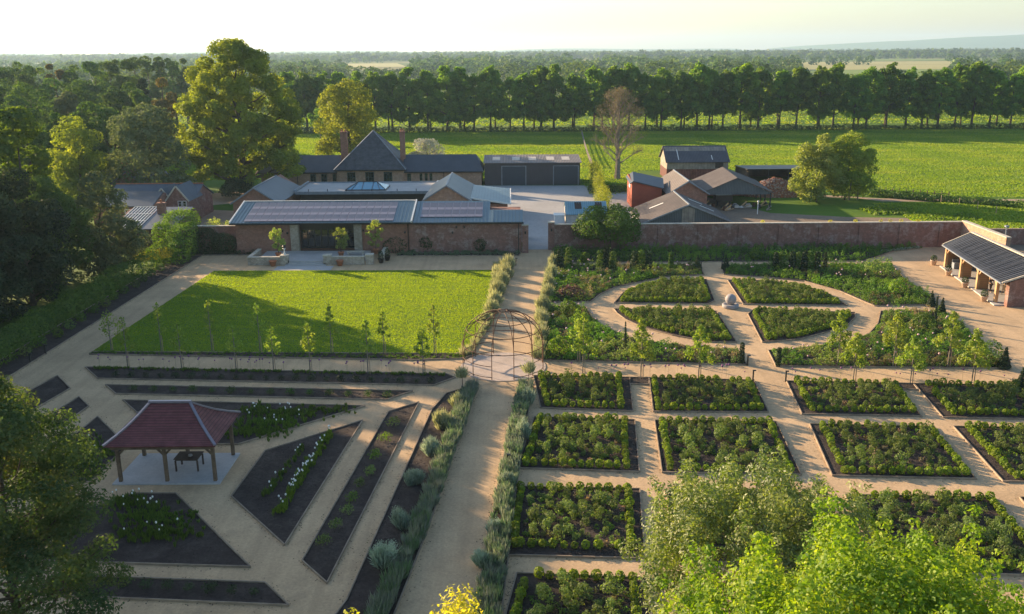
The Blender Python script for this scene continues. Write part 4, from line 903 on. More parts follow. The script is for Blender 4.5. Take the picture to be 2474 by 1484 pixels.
# ------------------------------------------------------------------ SPHERE fountain
r = E('sphere_sculpture', (21.9, 87.9, 0), 'grey stone sphere on a round drum at the centre of the round garden', 'sculpture')
m = MB(); m.lathe(21.9, 87.9, [(.78, .03), (.82, .08), (.82, .36), (.78, .4), (.6, .4), (.56, .36), (.02, .36)], 32); m.build('drum', 'grey_stone', r, True)
m = MB(); m.ball((21.9, 87.9, .88), .55, 28, 18); m.build('sphere', 'grey_stone', r, True)

# ------------------------------------------------------------------ GAZEBO
gz = E('gazebo', (-20.8, 51.9, 0), 'timber gazebo with plum-red clay tiled hipped roof over a pale slab', 'gazebo')
m = MB(); m.box(-24.05, -17.6, 49.75, 54.05, 0, .12); m.build('floor_slab', 'slab', gz)
x0, x1, y0, y1, e = -24.1, -17.5, 49.35, 54.5, 2.72; rx0, rx1, ry, rz_ = -22.1, -19.7, 51.95, 4.45
def sag(p, q, k=.16, n=4):
    out = []
    for i in range(n+1):
        t_ = i/n; v = Vector(p).lerp(Vector(q), t_); v.z -= k*math.sin(PI*t_); out.append(tuple(v))
    return out
def face2(a, b, c, d, mat):
    """curved hip face: eave a-b, ridge d-c"""
    m = MB(); L_, R_2 = sag(a, d), sag(b, c)
    for i in range(4): m.slab([L_[i], R_2[i], R_2[i+1], L_[i+1]], .09)
    return m.build('roof', mat, gz)
face2((x0, y0, e), (x1, y0, e), (rx1, ry, rz_), (rx0, ry, rz_), 'clay_tile'); face2((x1, y1, e), (x0, y1, e), (rx0, ry, rz_), (rx1, ry, rz_), 'clay_tile')
face2((x1, y0, e), (x1, y1, e), (rx1, ry, rz_), (rx1, ry-.02, rz_), 'clay_tile_side'); face2((x0, y1, e), (x0, y0, e), (rx0, ry-.02, rz_), (rx0, ry, rz_), 'clay_tile_side')
m = MB()
for a, d in (((x0, y0, e), (rx0, ry, rz_)), ((x1, y0, e), (rx1, ry, rz_)), ((x1, y1, e), (rx1, ry, rz_)), ((x0, y1, e), (rx0, ry, rz_))):
    s_ = sag((a[0], a[1], a[2]+.05), (d[0], d[1], d[2]+.05), n=4)
    for i in range(4): m.beam(s_[i], s_[i+1], .16, .1)
m.beam((rx0-.1, ry, rz_+.06), (rx1+.1, ry, rz_+.06), .2, .14); m.build('hip_tiles', 'pv_frame', gz)
m = MB(); m.box(x0+.25, x1-.25, y0+.25, y0+.4, e-.32, e-.12); m.box(x0+.25, x1-.25, y1-.4, y1-.25, e-.32, e-.12); m.box(x0+.25, x0+.4, y0+.4, y1-.4, e-.32, e-.12); m.box(x1-.4, x1-.25, y0+.4, y1-.4, e-.32, e-.12); m.build('eaves_beam', 'timber', gz)
for x in (-23.65, -20.85, -17.95):
    for y in (50.1, 53.75):
        m = MB(); m.box(x-.1, x+.1, y-.1, y+.1, .12, e-.3); p = m.build('post', 'timber', gz, bevel=.015)
        m = MB()
        for sx in ((1,) if x < -23 else (-1,) if x > -18.5 else (-1, 1)): m.beam((x+sx*.05, y, 1.85), (x+sx*.55, y, e-.33), .08, .12)
        m.build('brace', 'timber', p)
tb = tablex(-20.1, 51.9, .12, 1.5, 1.15, .85, 'dark_timber', 'gazebo_table', 'dark wooden slatted table on the gazebo floor', 'dark_timber')
m = MB(); m.lathe(-19.95, 51.75, [(.1, .972), (.14, 1.0), (.12, 1.08), (.02, 1.09)], 12); tag(m.build('bowl', 'grey_stone', None, True), 'small round bowl on the gazebo table', 'bowl')

# ------------------------------------------------------------------ FLOWER BEDS
BEDS = {}
def carea(p): return sum(p[i][0]*p[(i+1) % len(p)][1]-p[(i+1) % len(p)][0]*p[i][1] for i in range(len(p)))/2
def bed(key, px_, label, edge=True, world=False):
    poly = list(px_) if world else GP(px_)
    if carea(poly) < 0: poly = poly[::-1]
    BEDS[key] = poly; c = np.mean(poly, 0)
    r = E('flower_bed', (c[0], c[1], 0), label, 'flower bed'); r['group'] = 'soil beds edged with boards' if edge else 'soil beds'
    m = MB(); n = len(poly); m.face(*[(p[0], p[1], .07) for p in poly]); m.face(*[(p[0], p[1], .0) for p in poly][::-1])
    for i in range(n): a, b = poly[i], poly[(i+1) % n]; m.face((a[0], a[1], 0), (b[0], b[1], 0), (b[0], b[1], .07), (a[0], a[1], .07))
    m.build('soil', 'soil', r)
    # clods
    cl = scatter(poly, int(min(900, abs(carea(poly))*9))); m = MB()
    for q in cl: s = .02+.035*random.random(); m.add([(q[0]-s, q[1]-s*.6, .06), (q[0]+s, q[1]-s, .06), (q[0]+s*.4, q[1]+s, .06), (q[0], q[1], .07+s*.9)], [(0, 1, 3), (1, 2, 3), (2, 0, 3)])
    o = m.build('clods', 'soil', r); o['kind'] = 'stuff'
    if edge:
        m = MB()
        for i in range(n):
            a, b = Vector((*poly[i], .065)), Vector((*poly[(i+1) % n], .065)); m.beam(a, b, .06, .15)
        m.build('edging_board', 'edge_board', r)
    return poly
bed('Le', [(216, 858), (222, 852), (1100, 857), (1134, 848), (1150, 858), (1120, 868), (1000, 872)], 'narrow soil strip along the near edge of the lawn')
bed('L1', [(206, 889), (1078, 906), (1100, 914), (1048, 933), (237, 917)], 'long narrow soil bed just below the lawn path, with staked young trees')
bed('L2', [(255, 932), (997, 947), (935, 968), (280, 954)], 'second long narrow dark soil bed, behind the gazebo roof')
bed('L3', [(297, 969), (882, 983), (575, 1076), (417, 1076)], 'triangular bed with white tulips directly behind the gazebo')
bed('L4', [(876, 1018), (688, 1320), (559, 1202), (640, 1092)], 'kite-shaped bed with a bright row of white tulips, right of the gazebo')
bed('L5', [(1012, 974), (790, 1412), (730, 1358), (938, 997)], 'long slanting bed with small bronze shrubs between two left paths')
bed('L6', [(1156, 930), (1030, 1290), (900, 1620), (760, 1560), (838, 1452), (1043, 992), (1078, 953)], 'left border of the main path planted with lavender and silver shrubs')
bed('L7', [(320, 1195), (425, 1195), (605, 1373), (100, 1358), (160, 1250)], 'four-sided tulip bed in front of the gazebo')
bed('L8', [(130, 1392), (640, 1411), (698, 1466), (80, 1440)], 'long narrow dark bed at the bottom left')
bed('L9', [(139, 910), (170, 941), (60, 1005), (0, 985)], 'small dark bed nearest the hedge, at the left end')
bed('L10', [(191, 961), (215, 984), (140, 1037), (90, 1025)], 'small dark bed second from the hedge, at the left end')
bed('L11', [(236, 1009), (308, 1080), (215, 1168), (60, 1165), (140, 1085)], 'dark tulip bed left of the gazebo')
bed('Lh', [(-43.4, 66), (-40.4, 66), (-39.4, 114.5), (-36.0, 115.9), (-42.6, 115.9)], 'long soil border under the hedge at the left side', True, True)
bed('Rw', [(1338, 606), (2320, 603), (2215, 601), (2160, 604), (2085, 632), (1385, 636), (1345, 640)][0:1]+[(2225, 600), (2160, 608), (2085, 632), (1385, 636), (1335, 640)], 'planted border along the foot of the long wall')
bed('Bw', [(-14.5, 112.6), (.9, 112.4), (1.2, 114.2), (-14.5, 114.2)], 'planted border under the brick wall right of the terrace', True, True)
bed('Bl', [(-42.5, 113.7), (-32.4, 113.7), (-32.4, 114.5), (-36, 115.9), (-42.5, 115.9)], 'planted border left of the terrace', True, True)
bed('OTL', [(1338, 643), (1690, 643), (1701, 666), (1611, 670), (1536, 685), (1486, 696), (1449, 713), (1426, 731), (1318, 733)], 'corner bed at the far left of the round garden, full of shrubs and purple flowers')
bed('OTR', [(1742, 643), (2153, 640), (2187, 678), (2255, 721), (2260, 738), (2112, 741), (2092, 733), (2030, 706), (1942, 681), (1855, 672), (1748, 665)], 'corner bed at the far right of the round garden, full of dark green shrubs')
bed('OBL', [(1318, 741), (1416, 744), (1429, 767), (1456, 789), (1486, 804), (1536, 822), (1611, 834), (1716, 844), (1785, 848), (1803, 883), (1309, 873), (1316, 800)], 'corner bed at the near left of the round garden, with pink flowers')
bed('OBR', [(2127, 754), (2275, 752), (2312, 774), (2433, 892), (1874, 887), (1855, 849), (1955, 841), (2017, 832), (2067, 822), (2100, 807), (2120, 784)], 'corner bed at the near right of the round garden, with staked trees')
bed('QTL', [(1483, 734), (1506, 708), (1549, 691), (1624, 677), (1706, 677), (1726, 728), (1711, 736)], 'quadrant bed far left of the stone sphere')
bed('QTR', [(1757, 679), (1855, 680), (1942, 693), (2017, 721), (2047, 740), (1795, 737)], 'quadrant bed far right of the stone sphere')
bed('QBL', [(1482, 748), (1731, 754), (1779, 829), (1711, 828), (1624, 812), (1549, 792), (1511, 774), (1491, 759)], 'quadrant bed near left of the stone sphere')
bed('QBR', [(1806, 761), (1821, 749), (2065, 757), (2065, 769), (2045, 789), (2005, 802), (1930, 822), (1841, 829)], 'quadrant bed near right of the stone sphere')
GRID = {}
def gbed(key, px_, label, mg):
    bed(key, px_, label); GRID[key] = mg
rowl = {'A': 'first row behind', 'B': 'second row', 'C': 'third row', 'D': 'nearest row'}
gbed('A1', [(1288, 910), (1520, 914), (1529, 996), (1306, 988)], 'square box-edged bed beside the dome, first row, next to the main path', (.5, .35, .7, 1.1))
gbed('A2', [(1568, 915), (1821, 921), (1856, 998), (1578, 997)], 'square box-edged bed in the first row, second from the main path', (.4, .35, .35, .7))
gbed('A3', [(1899, 923), (2165, 928), (2225, 1008), (1937, 1003)], 'square box-edged bed in the first row, third from the main path', (.7, .35, 1.0, .4))
gbed('A4', [(2206, 929), (2560, 936), (2640, 1018), (2277, 1011)], 'square box-edged bed in the first row, at the right edge', (.7, .35, 1.2, .4))
gbed('B1', [(1290, 1010), (1533, 1017), (1544, 1143), (1248, 1134)], 'square box-edged bed in the second row, next to the main path', (.5, .3, .5, 1.0))
gbed('B2', [(1581, 1018), (1875, 1022), (1935, 1150), (1599, 1144)], 'square box-edged bed in the second row, behind the leafy tree top', (.4, .3, .5, .6))
gbed('B3', [(1955, 1027), (2255, 1034), (2357, 1160), (2010, 1152)], 'square box-edged bed in the second row, third from the main path', (.5, .3, 1.0, .4))
gbed('B4', [(2302, 1033), (2600, 1038), (2700, 1172), (2422, 1166)], 'square box-edged bed in the second row, at the right edge', (.5, .3, 1.1, .4))
gbed('C1', [(1240, 1178), (1545, 1184), (1558, 1353), (1253, 1345), (1215, 1345)], 'square box-edged bed in the third row, next to the main path', (.9, .3, .5, .9))
gbed('C2', [(1609, 1188), (1960, 1195), (2040, 1370), (1630, 1360)], 'box-edged bed in the third row mostly hidden by the leafy tree top', (.5, .3, .5, .5))
gbed('C3', [(2040, 1198), (2400, 1205), (2560, 1395), (2130, 1385)], 'box-edged bed in the third row behind the lime green tree', (.5, .3, .5, .4))
gbed('C4', [(2462, 1205), (2700, 1210), (2860, 1400), (2625, 1395)], 'box-edged bed in the third row at the far right edge', (.5, .3, .5, .4))
gbed('D1', [(1248, 1388), (1562, 1400), (1580, 1560), (1205, 1550)], 'square box-edged bed at the bottom edge, next to the main path', (.3, .3, .5, .9))
bed('Rc', [(1521, 914), (1567, 915), (1567, 931), (1522, 930)], 'short soil strip joining the two first-row beds nearest the dome')
bed('Rc2', [(2166, 928), (2205, 929), (2217, 944), (2173, 943)], 'short soil strip joining the two first-row beds at the right')
bed('Rv', [(1252, 935), (1286, 935), (1246, 1190), (1203, 1560), (1130, 1560), (1203, 1170)], 'right border of the main path planted with lavender, below the dome')
bed('Ru', [(1330, 640), (1345, 640), (1316, 735), (1312, 872), (1290, 868), (1300, 760)], 'right border of the main path above the dome, with feathery silver plants')
bed('Lu', [(1196, 640), (1240, 640), (1186, 785), (1135, 862), (1100, 858), (1132, 850), (1172, 790)], 'left border of the main path above the dome, with feathery silver plants')
# ------------------------------------------------------------------ PLANT PROTOTYPES (leaf arrays)
def proto_ball(): return leaves([(0, 0, .25, .24, .24, .25)], 210, .115, .7, .86, .2, cull=0)
BALLS = [proto_ball() for _ in range(3)]
def proto_shrub():
    P_ = [(rb.uniform(-.13, .13), rb.uniform(-.13, .13), rb.uniform(.25, .6), rb.uniform(.18, .27)) for _ in range(6)]
    return leaves(P_, 380, .10, .5, .6, .4, cull=.5)
SHRUBS = [proto_shrub() for _ in range(4)]
def vis(x, y, mg=60):
    a, b = prj(x, y, .3); return -mg < a < 2473+mg and b < 1484+mg
def inset_edges(poly, ds):
    """move each edge inward by its own distance, intersect neighbours"""
    n = len(poly); L = []
    for i in range(n):
        a, b = np.array(poly[i]), np.array(poly[(i+1) % n]); d = (b-a)/np.linalg.norm(b-a); nn = np.array([-d[1], d[0]])
        L.append((a+nn*ds[i], d))
    out = []
    for i in range(n):
        (p, d), (q, e_) = L[i-1], L[i]; M = np.array([d, -e_]).T
        if abs(np.linalg.det(M)) < .05: out.append(tuple(q)); continue
        t_ = np.linalg.solve(M, q-p); out.append(tuple(p+d*t_[0]))
    return out
def edge_margins(key, poly, mg):
    """mg = left, far, near?, right: margin chosen from the direction each edge faces"""
    ds = []; n = len(poly)
    for i in range(n):
        a, b = poly[i], poly[(i+1) % n]; nx, ny = -(b[1]-a[1]), b[0]-a[0]; l = math.hypot(nx, ny); nx /= l; ny /= l  # inward
        if abs(nx) > abs(ny): ds.append((mg[2] if nx > 0 else mg[3])*(.78 if (mg[2] if nx > 0 else mg[3]) > .6 else 1))
        else: ds.append(mg[1] if ny < 0 else mg[0])
    return ds
balls = []; shrubs = []
def fill(key, mg, sp=.58, inner=True, isp=.76):
    poly = BEDS[key]; q = inset_edges(poly, edge_margins(key, poly, mg)) if len(mg) == 4 else inset_edges(poly, [mg[0]]*len(poly))
    n = len(q)
    for i in range(n):
        a, b = np.array(q[i]), np.array(q[(i+1) % n]); L = np.linalg.norm(b-a); k = max(1, int(round(L/sp)))
        for j in range(k):
            if random.random() < .04: continue
            p = a+(b-a)*j/k+rng.normal(size=2)*.035; balls.append((p[0], p[1], random.uniform(.8, 1.12), key))
    if not inner: return
    c = np.array(q); lo, hi = c.min(0), c.max(0); q2 = inset_edges(q, [.55]*n)
    for yy in np.arange(lo[1], hi[1], isp):
        for xx in np.arange(lo[0], hi[0], isp):
            p = np.array([[xx+rng.normal()*.24, yy+rng.normal()*.24]])
            if inpoly(p, q2)[0] and random.random() < .93: shrubs.append((p[0][0], p[0][1], random.choice([.5, .6, .7, .8, .9, 1.0, 1.3]), key))
for k_, mg in GRID.items(): fill(k_, mg)
for k_ in ('QTL', 'QTR', 'QBL', 'QBR'): fill(k_, (.65,), .5, True, .72)
def key_(b): return (b[0])**2+(b[1])**2
kd = {k: bpy.data.objects for k in ()}
bname = {'A1': 'first-row bed beside the dome', 'A2': 'second bed of the first row', 'A3': 'third bed of the first row', 'A4': 'first-row bed at the right edge', 'B1': 'second-row bed next to the main path', 'B2': 'second-row bed behind the leafy tree top', 'B3': 'third bed of the second row', 'B4': 'second-row bed at the right edge', 'C1': 'third-row bed next to the main path', 'C2': 'third-row bed hidden by the leafy tree top', 'C3': 'third-row bed behind the lime green tree', 'C4': 'third-row bed at the far right edge', 'D1': 'bottom bed next to the main path', 'QTL': 'quadrant far left of the sphere', 'QTR': 'quadrant far right of the sphere', 'QBL': 'quadrant near left of the sphere', 'QBR': 'quadrant near right of the sphere'}
def populate(items, protos, name, mat, lab, cat_, grp, stufflab):
    V_ = sorted([b for b in items if vis(b[0], b[1])], key=key_)
    meshes = []
    for i, q in enumerate(protos): me = qmesh(name, q); me.materials.append(MATS[mat]); meshes.append(me)
    for b in V_[:300]:
        o = bpy.data.objects.new(name, random.choice(meshes)); COL.objects.link(o); place(o, (b[0], b[1], .06), b[2], random.uniform(0, 6.28), b[2]*random.uniform(.85, 1.2))
        tag(o, lab % bname[b[3]], cat_, grp % bname[b[3]])
    rest = V_[300:]
    if rest:
        q = cat(*[(lambda r_: (r_[0], np.clip(r_[1]*.6+random.random()*.4, 0, 1)))(xf(random.choice(protos), (b[0], b[1], .06), b[2], random.uniform(0, 6.28), b[2]*random.uniform(.85, 1.2))) for b in rest])
        o = qobj(name, q, mat); tag(o, stufflab, cat_, None, 'stuff')
    print(name, len(V_))
populate(balls, BALLS, 'box_ball', 'leaf_box', 'clipped box ball edging the %s', 'box ball', 'box balls edging the %s', 'rows of clipped box balls edging the farther beds')
populate(shrubs, SHRUBS, 'garden_shrub', 'leaf_shrub', 'rounded green shrub inside the %s', 'shrub', 'shrubs inside the %s', 'rounded shrubs filling the farther box-edged beds')
# flowers and low plants inside the box-edged beds
lq = []
for k_ in list(GRID)+['QTL', 'QTR', 'QBL', 'QBR']:
    poly = BEDS[k_]; q = inset_edges(poly, [.95]*len(poly)); A_ = abs(carea(poly))
    for p in scatter(q, int(A_*(9 if k_[0] == 'Q' else 2.2))):
        if not vis(*p): continue
        c = xf(leaves([(0, 0, .14, .2, .2, .16 if k_[0] != 'Q' else .3)], 30, .11, .6, .4, .4, prnd=1., rnd0=[random.random()], cull=0), (p[0], p[1], .06)); lq.append(c)
tag(qobj('low_planting', cat(*lq), 'mixed'), 'low mixed perennials growing between the shrubs of the box-edged beds', 'planting', kind='stuff')

# ---- herbaceous corner beds
def clump(x, y, h, w, n, ls, rv):
    return xf(leaves([(0, 0, h*.5, w, w, h*.5), (w*.4, w*.2, h*.7, w*.6, w*.6, h*.35)], n, ls, .55, .55, .45, prnd=1., rnd0=[rv, min(1, rv+.03)], cull=.4), (x, y, .05))
hd = {'OTL': 'shrubs and purple-pink flowers filling the far left corner bed', 'OTR': 'dark green shrubs and flowers filling the far right corner bed', 'OBL': 'leafy perennials and pink flowers filling the near left corner bed', 'OBR': 'leafy perennials filling the near right corner bed', 'Rw': 'tall green planting along the foot of the long wall', 'Bw': 'low lavender planting under the wall right of the terrace', 'Bl': 'dark planting left of the terrace'}
for k_, lb in hd.items():
    poly = BEDS[k_]; q = inset_edges(poly, [.25]*len(poly)) if k_[0] == 'O' and False else poly; A_ = abs(carea(poly)); L = []
    dens = 4.0 if k_[0] == 'O' else 2.6
    q = inset_edges(poly, [.35]*len(poly)) if k_[0] == 'O' else poly; pts = scatter(q, int(A_*dens)); pts = pts[inpoly(pts, poly)]; cent = scatter(q, 26); cv = rng.random(26)
    for p in pts:
        j = np.argmin(((cent-p)**2).sum(1)); rv = (cv[j]+rng.normal()*.04) % 1.
        h = random.uniform(.3, .65) if random.random() < .85 else random.uniform(.7, 1.15)
        if k_ == 'Rw': h = random.uniform(.5, 1.1); rv = (rv*.5) % .55
        if k_ == 'OTR': rv = (rv*.62)
        if k_ in ('Bw', 'Bl'): h = random.uniform(.35, .6); rv = .3
        L.append(clump(p[0], p[1], h, random.uniform(.2, .38), 60, .13, rv))
    n = len(poly)  # low edging mounds
    for i in range(n):
        a, b = np.array(poly[i]), np.array(poly[(i+1) % n]); Ln = np.linalg.norm(b-a); d = (b-a)/Ln; nn = np.array([-d[1], d[0]])
        for j in range(int(Ln/.55)):
            p = a+d*(j+.5)*.55+nn*.4; L.append(clump(p[0], p[1], .3, .22, 32, .12, .42 if k_ != 'Rw' else .08))
    o = qobj('border_planting', cat(*L), 'leaf_dark' if k_ == 'Bl' else 'leaf_lavender' if k_ == 'Bw' else 'mixed'); tag(o, lb, 'planting', kind='stuff')
# columnar yews, cones and other distinct plants in the borders
def blob(name, x, y, h, w, mat, lab, cat_, n=500, ls=.13, shape='col', z=.05, group=None):
    if shape == 'col': P_ = [(0, 0, h*(.12+.2*i), w/2*(1 if i < 3 else .8), w/2*(1 if i < 3 else .8), h*.16) for i in range(5)]
    elif shape == 'cone': P_ = [(0, 0, h*t_, w/2*(1-t_)+.03, w/2*(1-t_)+.03, h*.14) for t_ in (.1, .3, .5, .7, .88)]
    else: P_ = [(rb.uniform(-.3, .3)*w, rb.uniform(-.25, .25)*w, h*rb.uniform(.3, .72), w*rb.uniform(.2, .34)) for _ in range(7)]+[(0, 0, h*.5, w*.4, w*.4, h*.48)]
    rt = E(name, (x, y, z), lab, cat_, group); qobj('foliage', xf(leaves(P_, int(n*(3.6 if shape != 'round' else 1.3)), ls*1.15, .65, .8, .2, cull=.7), (x, y, z)), mat, rt)
    m = MB(); m.tube([(x, y, z-.05), (x, y, z+h*.5)], [.05, .02], 5); m.build('stem', 'bark', rt); return rt
def at(x, y): return G(x, y)
col_px = [(1372, 650, 2.0, .9), (1352, 652, 1.9, .9), (1450, 655, 1.9, 1.1), (1462, 656, 2.1, .8), (1480, 655, 1.8, 1.0), (1532, 654, 1.8, 1.0), (1548, 655, 1.9, 1.1), (1566, 656, 1.9, .9), (1619, 654, 1.7, .6), (1872, 655, 1.7, .7), (1886, 655, 1.8, .9), (1912, 656, 1.8, .8), (1926, 656, 1.7, .7), (1941, 656, 1.8, .8), (1956, 656, 1.9, 1.0), (1972, 656, 1.8, .8)]
for i, (x, y, h, w) in enumerate(col_px):
    X, Y = at(x, y); o = blob('column_yew', X, Y, h*1.2, w, 'leaf_conifer' if i % 2 else 'leaf_wood', 'dark green clipped yew column at the far edge of the %s corner bed' % ('far left' if x < 1700 else 'far right'), 'yew column', 420, group='yew columns of the %s corner bed' % ('far left' if x < 1700 else 'far right'))
for x, y, h, w, lb in ((1473, 652, 3.0, .35, 'very slim tall dark cypress in the far left corner bed'), (1991, 654, 2.0, .5, 'slim dark cypress right of the yew columns'), (1509, 850, 2.6, .3, 'slim dark cypress in the near left corner bed'), (2256+0, 790, 3.0, .3, 'slim dark cypress in the near right corner bed'), (1879, 886, 1.5, .45, 'small dark cypress at the near left tip of the right corner bed'), (1790, 880, 1.7, .5, 'small dark cypress at the right tip of the near left corner bed')):
    X, Y = at(x, y); blob('slim_cypress', X, Y, h, w, 'leaf_conifer', lb, 'cypress', 300, .1, 'cone' if h > 2.4 else 'col')
for x, y, h, w, lb in ((1684, 652, 1.7, 1.1, 'dark cone yew left of the far opening of the round garden'), (1752, 652, 1.7, 1.1, 'dark cone yew right of the far opening of the round garden'), (2248, 741, 1.6, 1.0, 'small cone conifer at the tip of the far right corner bed'), (2273, 762, 1.7, .9, 'brownish cone conifer at the right side of the near right corner bed'), (2424, 891, 1.8, 1.1, 'dark cone yew at the right tip of the near right corner bed'), (2465, 938, 1.6, .8, 'brownish cone at the right edge of the first-row bed')):
    X, Y = at(x, y); blob('cone_yew', X, Y, h, w, 'leaf_conifer', lb, 'conifer', 420, .11, 'cone')
for x, y, h, w, mt, lb in ((2118, 672, 2.2, 2.6, 'leaf_shrub', 'wide feathery green shrub at the top of the far right corner bed'), (2165, 716, 1.8, 2.2, 'leaf_bright', 'bright green shrub in the lower part of the far right corner bed'), (2390, 880, 1.8, 2.4, 'leaf_hedge', 'broad green shrub near the right tip of the near right corner bed'), (1350, 862, 1.9, 1.8, 'leaf_bright', 'fresh green leafy shrub at the lower left of the near left corner bed'), (1375, 770, 1.6, 2.2, 'leaf_hedge', 'dark green shrub at the upper left of the near left corner bed'), (1380, 720, 1.2, 2.4, 'leaf_purple', 'bronze-purple shrub in the far left corner bed'), (2060, 852, 1.1, 1.3, 'leaf_bright', 'round green shrub in the near right corner bed'), (2230, 800, 1.6, 2.4, 'leaf_hedge', 'large leafy shrub in the middle of the near right corner bed'), (1410, 640, 1.5, 1.2, 'leaf_bright', 'tall green bush in the wall border left'), (1825+0, 628, 1.2, 1.8, 'leaf_bright', 'green mound in the wall border right of the far opening')):
    X, Y = at(x, y); blob('border_shrub', X, Y, h, w, mt, lb, 'shrub', 900, .16, 'round')
# dotted low mounds where the wall border curves
for i in range(10):
    x, y = 2130+i*9.5, 612-i*1.1; X, Y = at(x, y); o = qobj('santolina_mound', xf(leaves([(0, 0, .2, .25, .25, .2)], 90, .1, cull=0), (X, Y, .04)), 'leaf_silver'); tag(o, 'small pale mound in the dotted row at the right end of the wall border', 'mound', 'pale mounds at the right end of the wall border')
# wall shrubs
for x, y, h, w, lb in ((1160+0, 612, 2.1, 1.9, 'dark climbing shrub against the brick wall left of the downpipe'), (1030, 612, 2.4, 1.8, 'dark round shrub against the wall behind the lavender, middle'), (955, 614, 2.2, 3.0, 'dark bush against the wall right of the terrace'),):
    X, Y = at(x, y); blob('wall_shrub', X, Y+.2, h, w, 'leaf_dark', lb, 'shrub', 900, .16, 'round')

# ---- lavender and silver borders
def strip(poly, n, h, mat, name, lb, spread=.3):
    L = [fan(p[0], p[1], 34, h*random.uniform(.7, 1.25), spread, .045, .05) for p in scatter(poly, n) if vis(p[0], p[1])]
    L = [(a, np.clip(b*.3+random.random()*.75, 0, 1)) for a, b in L]
    tag(qobj(name, cat(*L), mat), lb, 'lavender', kind='stuff')
P6 = BEDS['L6']
right6 = GP([(1154, 936), (1028, 1290), (905, 1560), (865, 1560), (995, 1290), (1122, 950)])
strip(right6, 480, .85, 'leaf_lavender', 'lavender', 'grey-green lavender along the left side of the main path', .38)
strip(inset_edges(BEDS['Rv'], [.12]*6), 560, .75, 'leaf_lavender', 'lavender', 'grey-green lavender along the right side of the main path below the dome', .34)
strip(BEDS['Ru'], 240, .8, 'leaf_grassy', 'lavender', 'pale lavender along the right side of the path above the dome', .4)
strip(BEDS['Lu'], 260, .8, 'leaf_grassy', 'lavender', 'pale lavender along the left side of the path above the dome', .4)
def feathery(x, y, h, w, lb, mat='leaf_silver', n=900, stem=0., ls=.03, grp=None, name='silver_shrub'):
    X, Y = at(x, y) if x > 60 or x < -60 else (x, y)
    rt = E(name, (X, Y, 0), lb, 'shrub' if not stem else 'small tree', grp)
    L = []
    for i in range(9):
        a = rb.uniform(0, 6.28); q = rb.uniform(0, .3)*w; L.append(fan(X+q*math.cos(a), Y+q*math.sin(a), n//9, (h-stem)*rb.uniform(.6, 1.1), w*rb.uniform(.3, .6), ls*1.8, stem+.05, .3))
    q = cat(*L); q2 = xf(leaves([(rb.uniform(-.25, .25)*w, rb.uniform(-.25, .25)*w, stem+(h-stem)*rb.uniform(.25, .85), w*.2, w*.2, (h-stem)*.2) for _ in range(9)], n, .1, .3, .1, .3, cull=0), (X, Y, 0))
    qobj('foliage', cat((q[0], q[1]), q2), mat, rt)
    m = MB(); m.tube([(X, Y, 0), (X, Y, stem+.3*h)], [.035, .02], 5); m.build('stem', 'bark', rt); return rt
ss = [(1105, 985, 1.3, 1.6, 'leaf_grassy'), (1068, 1035, 1.5, 1.8, 'leaf_grassy'), (1040, 1098, 1.3, 1.6, 'leaf_silver'), (998, 1172, 1.3, 1.5, 'leaf_silver'), (968, 1275, 1.3, 1.5, 'leaf_silver'), (930, 1362, 1.4, 2.2, 'leaf_silver')]
for i, (x, y, h, w, mt) in enumerate(ss): feathery(x, y, h, w*.8, ('pale feathery shrub' if i < 2 else 'silver-leaved shrub')+' in the left path border, %s from the dome' % ('first', 'second', 'third', 'fourth', 'fifth', 'sixth')[i], mt)
for i, (x, y, h, w) in enumerate(((1225, 1180, 1.3, 1.0), (1262, 1060, 1.5, 1.1), (1275, 980, 1.6, 1.1), (1195, 1290, 1.0, .9), (1160, 1370, 1.0, 1.0))): feathery(x, y, h, w, 'feathery grey-green shrub, %s from the photo bottom in the right path border' % ('third', 'fourth', 'fifth', 'second', 'first')[i], 'leaf_silver', 600)
for i, (x, y) in enumerate([(1228, 652), (1222, 672), (1213, 692), (1206, 713), (1196, 737), (1187, 760), (1172, 785)]): feathery(x, y, 2.1-(i*.08), 1.7, 'tall feathery silver plant left of the upper main path', 'leaf_grassy', 800, grp='feathery silver plants left of the upper path')
for i, (x, y) in enumerate([(1336, 652), (1330, 675), (1325, 697), (1320, 722), (1312, 752), (1306, 785), (1304, 825)]): feathery(x, y, 2.2-(i*.1), 1.4, 'tall feathery silver plant right of the upper main path', 'leaf_grassy', 800, grp='feathery silver plants right of the upper path')
for x, y, h, lb in ((1117, 942, 2.0, 'small weeping standard tree left of the dome at the border tip'), (1277, 928, 2.1, 'small weeping standard tree right of the dome')): feathery(x, y, h, 1.4, lb, 'leaf_grassy', 260, .9, name='weeping_standard')
